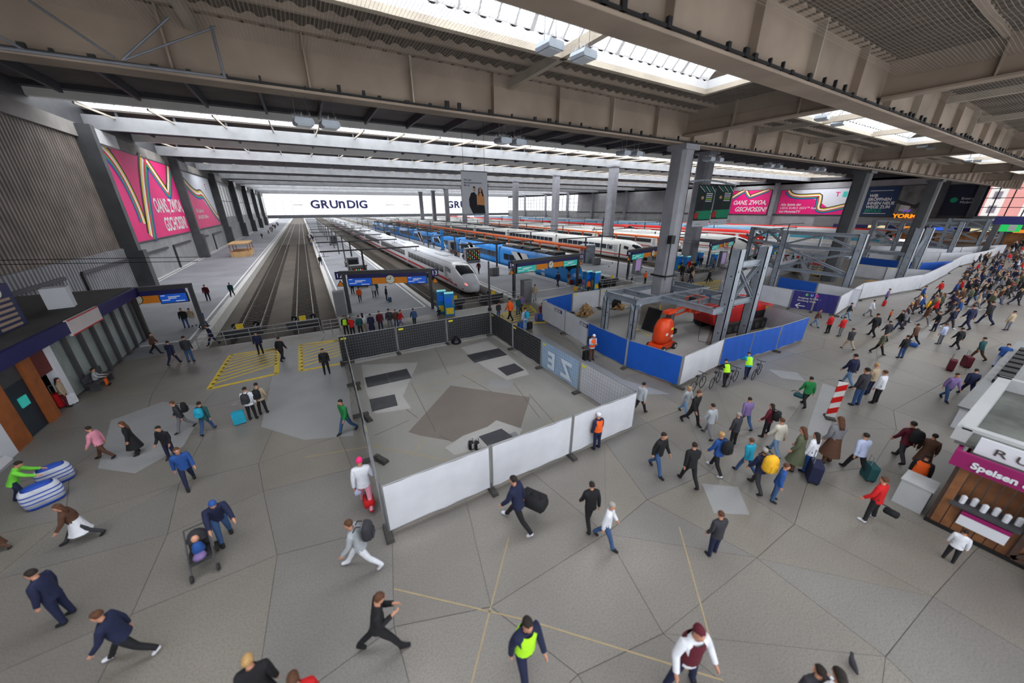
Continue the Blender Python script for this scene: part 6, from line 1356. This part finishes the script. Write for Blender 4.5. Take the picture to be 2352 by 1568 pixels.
# platform and left side individuals
for a in ((797,768,796,724,0,'stand','black','black','person in a yellow-green vest at the far left corner of the pen',{'vest_':'hivis'}),(812,772,813,735,180,'push','red','black','person in red bending behind the black fence',{}),(830,768,832,730,180,'idle','teal','black','person in a pale green jacket behind the black fence',{}),
 (838,762,838,718,180,'stand','white','beige','person in white and beige behind the black fence','x'),(856,764,856,720,180,'stand','navy','navy','person in a long navy coat behind the black fence',{'skirt':'navy'}),(876,758,878,712,0,'stand','maroon','navy','person in maroon with a red bag behind the black fence',{}),
 (898,756,900,708,180,'idle','charcoal','grey','person in charcoal in the blurred group behind the black fence',{}),(912,752,914,712,0,'stand','brown','jeans','person in brown in the blurred group behind the black fence',{}),(922,752,923,718,60,'walk','red','purple','person in a red jacket right of the blurred group',{}),
 (953,748,953,716,180,'walk','jeans','charcoal','person in a blue-grey jacket behind the middle black fence panel',{}),(828,692,827,660,180,'walk','orange','charcoal','person in an orange vest walking under the left platform sign',{}),(860,682,860,654,0,'stand','white','grey','person in white and grey under the left platform sign',{}),
 (866,678,868,652,0,'idle','teal','navy','person in teal under the left platform sign, beside the one in white',{}),(889,690,887,657,90,'stand','black','charcoal','person in black with a small suitcase under the platform sign',{}),(811,675,808,648,180,'stand','black','charcoal','person in black at the foot of the left platform sign',{}),
 (1010,728,1010,712,180,'sit','black','navy','person in black sitting behind the pen\'s far fence',{}),(1172,735,1172,682,200,'walk','orange','black','person in an orange top walking at the yellow hatched box',{}),(1190,722,1190,680,0,'stand','teal','jeans','person in teal at the yellow hatched box',{}),
 (1197,715,1198,676,0,'walk','purple','black','person in purple at the yellow hatched box',{}),(1145,732,1146,700,0,'idle','charcoal','blue','person in charcoal with a blue bag behind the black fence\'s right end',{}),(1228,690,1230,653,150,'walk','beige','lgrey','person in beige with a black backpack on the platform',{}),
 (1281,658,1280,624,180,'walk','navy','navy','person in navy walking beside the blue train\'s front',{}),(1305,652,1305,625,0,'idle','brown','beige','person in brown with a red suitcase by the blue train\'s front',{}),(1331,665,1331,640,180,'stand','black','grey','person in black at the left ticket machine',{}),
 (1339,668,1340,638,180,'stand','purple','lgrey','person in purple at the ticket machines before the blue train',{}),(1350,672,1351,645,0,'idle','orange','black','person in an orange vest at the ticket machines',{}),(1358,670,1358,640,180,'stand','olive','olive','person in olive at the right ticket machine',{}),
 (1377,665,1378,645,180,'stand','black','black','person in black right of the ticket machines',{}),(1450,650,1451,634,0,'walk','black','beige','person in black left of the nearest big column',{}),(1481,650,1482,628,180,'stand','orange','black','worker in orange half behind the nearest big column',{}),
 (1100,628,1099,600,180,'walk','maroon','black','person in a maroon top by the vending machine right of the silver train',{}),(1243,735,1243,695,0,'stand','maroon','black','person in dark red at the white fence\'s far corner beside two suitcases',{}),
 (402,836,396,780,160,'walk','navy','navy','person in navy on the left concourse, left of a pair',{}),(440,830,437,768,170,'stand','charcoal','jeans','person in charcoal and jeans on the left concourse, right of a pair',{}),(492,792,486,744,-60,'walk','navy','navy','person in navy beside the track on the left',{}),
 (430,752,427,705,0,'stand','black','jeans','person in black by the left platform\'s edge, one of three',{}),(447,748,450,708,0,'idle','beige','white','person in beige by the left platform\'s edge, one of three',{}),(470,752,468,716,150,'walk','blue','jeans','person in blue by the left platform\'s edge, one of three',{}),
 (360,812,350,765,90,'walk','brown','black','person in brown before the left shop windows',{}),(535,680,530,648,0,'walk','teal','black','person in teal on the blurred left platform',{}),(480,690,476,652,0,'stand','maroon','navy','person in maroon on the blurred left platform',{}),
 (651,828,648,772,150,'walk2','black','black','person in black stepping over the left track end',{}),(600,812,597,768,0,'stand','navy','black','person in navy standing at the left yellow hatched box',{}),(752,858,746,798,0,'stand','black','black','person in black standing left of the pen',{}),
 (160,932,143,868,100,'stand','beige','maroon','person in a beige coat with a red suitcase at the left shops',{'long':True}),(228,888,212,845,100,'sit','lgrey','orange','person sitting in front of the left shop windows',{'z':0}),(800,612,797,596,-90,'sit','black','teal','person sitting on the bench left of the silver train',{})):
    kw=a[9] if isinstance(a[9],dict) else {'long':True}; kw=dict(kw); P_(*a[:9],**kw)
suitcase(148,932,'red','red suitcase of the person in a beige coat at the left shops',60,1.2); suitcase(166,928,'white','white suitcase beside the red one at the left shops',60,.9)
suitcase(1235,735,'purple','purple suitcase at the white fence\'s far corner',0); suitcase(1242,737,'blue','blue suitcase at the white fence\'s far corner',0); suitcase(1196,757,'blue','blue suitcase beside the person with a turquoise backpack',10); suitcase(1216,756,'black','black suitcase beside the person with a turquoise backpack',10)
pr=P_(1206,757,1208,706,180,'stand','lblue','ljeans','person with a turquoise backpack between two suitcases'); backpack(pr,'cyan','turquoise backpack between two suitcases on the floor')
suitcase(1313,654,'maroon','dark red suitcase by the blue train\'s front',0); suitcase(1321,668,'yellow','small orange suitcase by the ticket machines',0,.8); suitcase(896,692,'jeans','small blue suitcase under the left platform sign',0,.7)
# bags and other carried things
def duffel(px,py,z,col,label,s=1.,rot=0):
    p=G(px,py,z); t=thing('bag',label,'bag',tuple(p),math.radians(rot)); q=MB(); q.loft([[(x*k,-.35+d*.7*s,z_*k) for x,z_ in ((-.2,-.15),(.2,-.15),(.24,0),(.18,.17),(-.18,.17),(-.24,0))] for d,k in ((0,.6*s),(.1,.95*s),(.9,.95*s),(1,.6*s))]); q.build('body',CM[col],t,smooth=True)
    q=MB(); q.path([(-.05,-.2,.15*s),(-.05,-.1,.33*s),(-.05,.1,.33*s),(-.05,.2,.15*s)],.015); q.build('handle',m_black,t); return t
duffel(1232,1150,.75,'black','large black bag slung behind the person by the pen\'s near side',1.25,30); duffel(846,1145,.35,'red','bright red shopping bag of the person with the pink head covering',.75,0); duffel(820,1118,.6,'lblue','pale blue bag of the person with the pink head covering',.5,0)
duffel(1828,905,.5,'teal','small teal bag held by the person in the green jacket',.6,0); duffel(2030,1168,.45,'black','black handbag of the person in the bright red jacket',.5,0); duffel(2092,790,.17,'blue','bright blue plastic bag in the right-hand crowd',.8,0)
m_stripe=M('striped_bag',(196,200,214),.6,.25,1.5); m_bagb=M('bag_blue',(36,74,170),.6,.05,2)
for px,py,s,l in ((108,1152,.72,'nearer of two huge blue and white striped bags'),(135,1105,.68,'farther of two huge blue and white striped bags')):
    p=G(px,py); t=thing('striped_bag',l,'bag',tuple(p),.5); t.scale=(s,s,s)
    def ring(z,k): return [(.62*k*sgn(math.cos(2*PI*i/16),.6),.42*k*sgn(math.sin(2*PI*i/16),.6),z) for i in range(16)]
    q=MB(); q.loft([ring(0,.9),ring(.12,1.02),ring(.16,1.03)]); q.build('blue_base',m_bagb,t,smooth=True); q=MB(); q.loft([ring(.16,1.03),ring(.5,1.08),ring(.85,1.0),ring(1.0,.8)]); q.build('striped_body',m_stripe,t,smooth=True); q=MB(); q.loft([ring(1.0,.8),ring(1.07,.5),ring(1.1,.2)]); q.build('blue_top',m_bagb,t,smooth=True)
    for zz in (.35,.55,.75): q=MB(); q.loft([ring(zz,1.085-abs(zz-.5)*.15),ring(zz+.06,1.085-abs(zz-.46)*.15)],caps=False); q.build('blue_stripe',m_bagb,t)
# pram with a child
p=G(474,1295); t=thing('pram','dark pram with a child in pink and blue before the blue-capped person','pram',tuple(p),math.radians(10))
for x in (-.28,.28):
    for y,r in ((-.42,.1),(.35,.15)): q=MB(); q.tube((x-.03,y,r),(x+.03,y,r),r,n=14); q.build('wheel',m_tyre,t)
q=MB(); q.path([(-.26,-.42,.1),(-.26,-.1,.5),(-.24,.5,1.02),(.24,.5,1.02),(.26,-.1,.5),(.26,-.42,.1)],.02); q.path([(-.26,.35,.15),(-.26,-.1,.55)],.02); q.path([(.26,.35,.15),(.26,-.1,.55)],.02); q.build('frame',m_dark,t)
q=MB(); q.loft([[(x*k,y,z) for x in (-.22,.22) for y,z in (((-.35,.42),(-.3,.5)) if x<0 else ((-.3,.5),(-.35,.42)))] for k in (1,)]+[[(-.22,.15,.45),(-.22,.2,.55),(.22,.2,.55),(.22,.15,.45)],[(-.22,.38,.8),(-.22,.35,.85),(.22,.35,.85),(.22,.38,.8)]]); q.build('seat',m_black,t)
vs=MB()
rg=[]
for a in range(5): th=math.radians(20+a*30); rg.append([(.25*math.cos(PI*i/8),.22-.3*math.cos(th)*math.sin(PI*i/8)*.9+.1,.62+.34*math.sin(th)*math.sin(PI*i/8)+.08) for i in range(9)])
for k in range(4):
    vs.add(rg[k]+rg[k+1],[(i,i+1,i+10,i+9) for i in range(8)])
vs.build('canopy',CM['charcoal'],t,smooth=True)
q=MB(); q.lathe([(.13,0),(.15,.1),(.1,.28),(.05,.34)],(0,-.02,.55),10); q.build('blanket',CM['blue'],t,smooth=True); q=MB(); q.lathe([(.03,0),(.085,.05),(.09,.12),(.06,.18),(.01,.2)],(0,.05,.86),10); q.build('child_head',SK,t,smooth=True); q=MB(); q.lathe([(.09,0),(.16,.04),(.12,.12)],(0,-.22,.5),10); q.build('toy',CM['purple'],t,smooth=True)
def bicycle(px,py,rot,label):
    p=G(px,py); t=thing('bicycle',label,'bicycle',tuple(p),math.radians(rot))
    for x in (-.52,.52):
        q=MB(); N_=18
        for i in range(N_): a,b=2*PI*i/N_,2*PI*(i+1)/N_; q.tube((x+.33*math.cos(a),0,.34+.33*math.sin(a)),(x+.33*math.cos(b),0,.34+.33*math.sin(b)),.022,n=5)
        w=q.build('wheel',m_tyre,t); q=MB()
        for i in range(8): a=PI*i/4; q.tube((x,0,.34),(x+.32*math.cos(a),0,.34+.32*math.sin(a)),.004,n=3)
        q.build('spokes',m_galvd,w)
    q=MB(); q.path([(-.52,0,.34),(-.1,0,.3),(.36,0,.72),(-.18,0,.76),(-.1,0,.3)],.02); q.path([(-.52,0,.34),(-.18,0,.76)],.015); q.path([(.52,0,.34),(.36,0,.72),(.32,0,.95)],.02); q.path([(-.18,0,.76),(-.21,0,.9)],.018); q.build('frame',m_dark,t)
    q=MB(); q.path([(.28,-.24,1.0),(.34,0,.96),(.28,.24,1.0)],.018); q.build('handlebar',m_black,t); q=MB(); q.box(-.33,-.1,-.07,.07,.9,.95); q.build('saddle',m_black,t)
for px,py,r,l in ((1600,895,5,'bicycle parked at the white panel by the blue pen\'s near corner'),(1640,885,12,'bicycle left of the bending cyclist'),(1678,882,8,'bicycle under the second cyclist'),(1735,866,10,'bicycle right of the cyclist in yellow')): bicycle(px,py,r,l)
p=G(1955,1530); t=thing('pigeon','dark pigeon on the floor at the bottom right','pigeon',tuple(p),.6)
q=MB(); q.loft([[(.0+x,r*math.cos(2*PI*i/8),.1+dz+r*math.sin(2*PI*i/8)) for i in range(8)] for x,r,dz in ((-.22,.02,.03),(-.12,.05,.02),(0,.07,0),(.08,.055,.03),(.12,.035,.08),(.15,.035,.12),(.18,.01,.12))]); q.build('body',CM['charcoal'],t,smooth=True)
q=MB(); q.tube((0,.02,0),(0,.02,.06),.006,n=4); q.build('leg',CM['red'],t); q=MB(); q.tube((0,-.02,0),(0,-.02,.06),.006,n=4); q.build('leg',CM['red'],t)
# light screed inside the blue pen and joint lines across the near pen
poly_px([(1250,734),(1313,716),(1560,702),(1741,748),(1838,780),(1650,838),(1557,884),(1437,840),(1350,795)],'pen_screed',m_conc,.0055,.004)
poly_px([(1640,735),(1741,750),(1830,780),(1690,820),(1620,790)],'worn_paving',MC['worn_brown_terrazzo'],.009,.003)
for a,b in (((945,880),(1000,990)),((1180,880),(1240,960)),((880,900),(960,960)),((1010,1000),(1100,1045)),((860,1000),(940,965)),((1215,905),(1300,1000)),((1000,800),(1030,860)),((1060,860),(1130,900))): strip_px(a,b,.025,M('dark_joint',(86,82,78),.8,0),'joint_line',.0052)
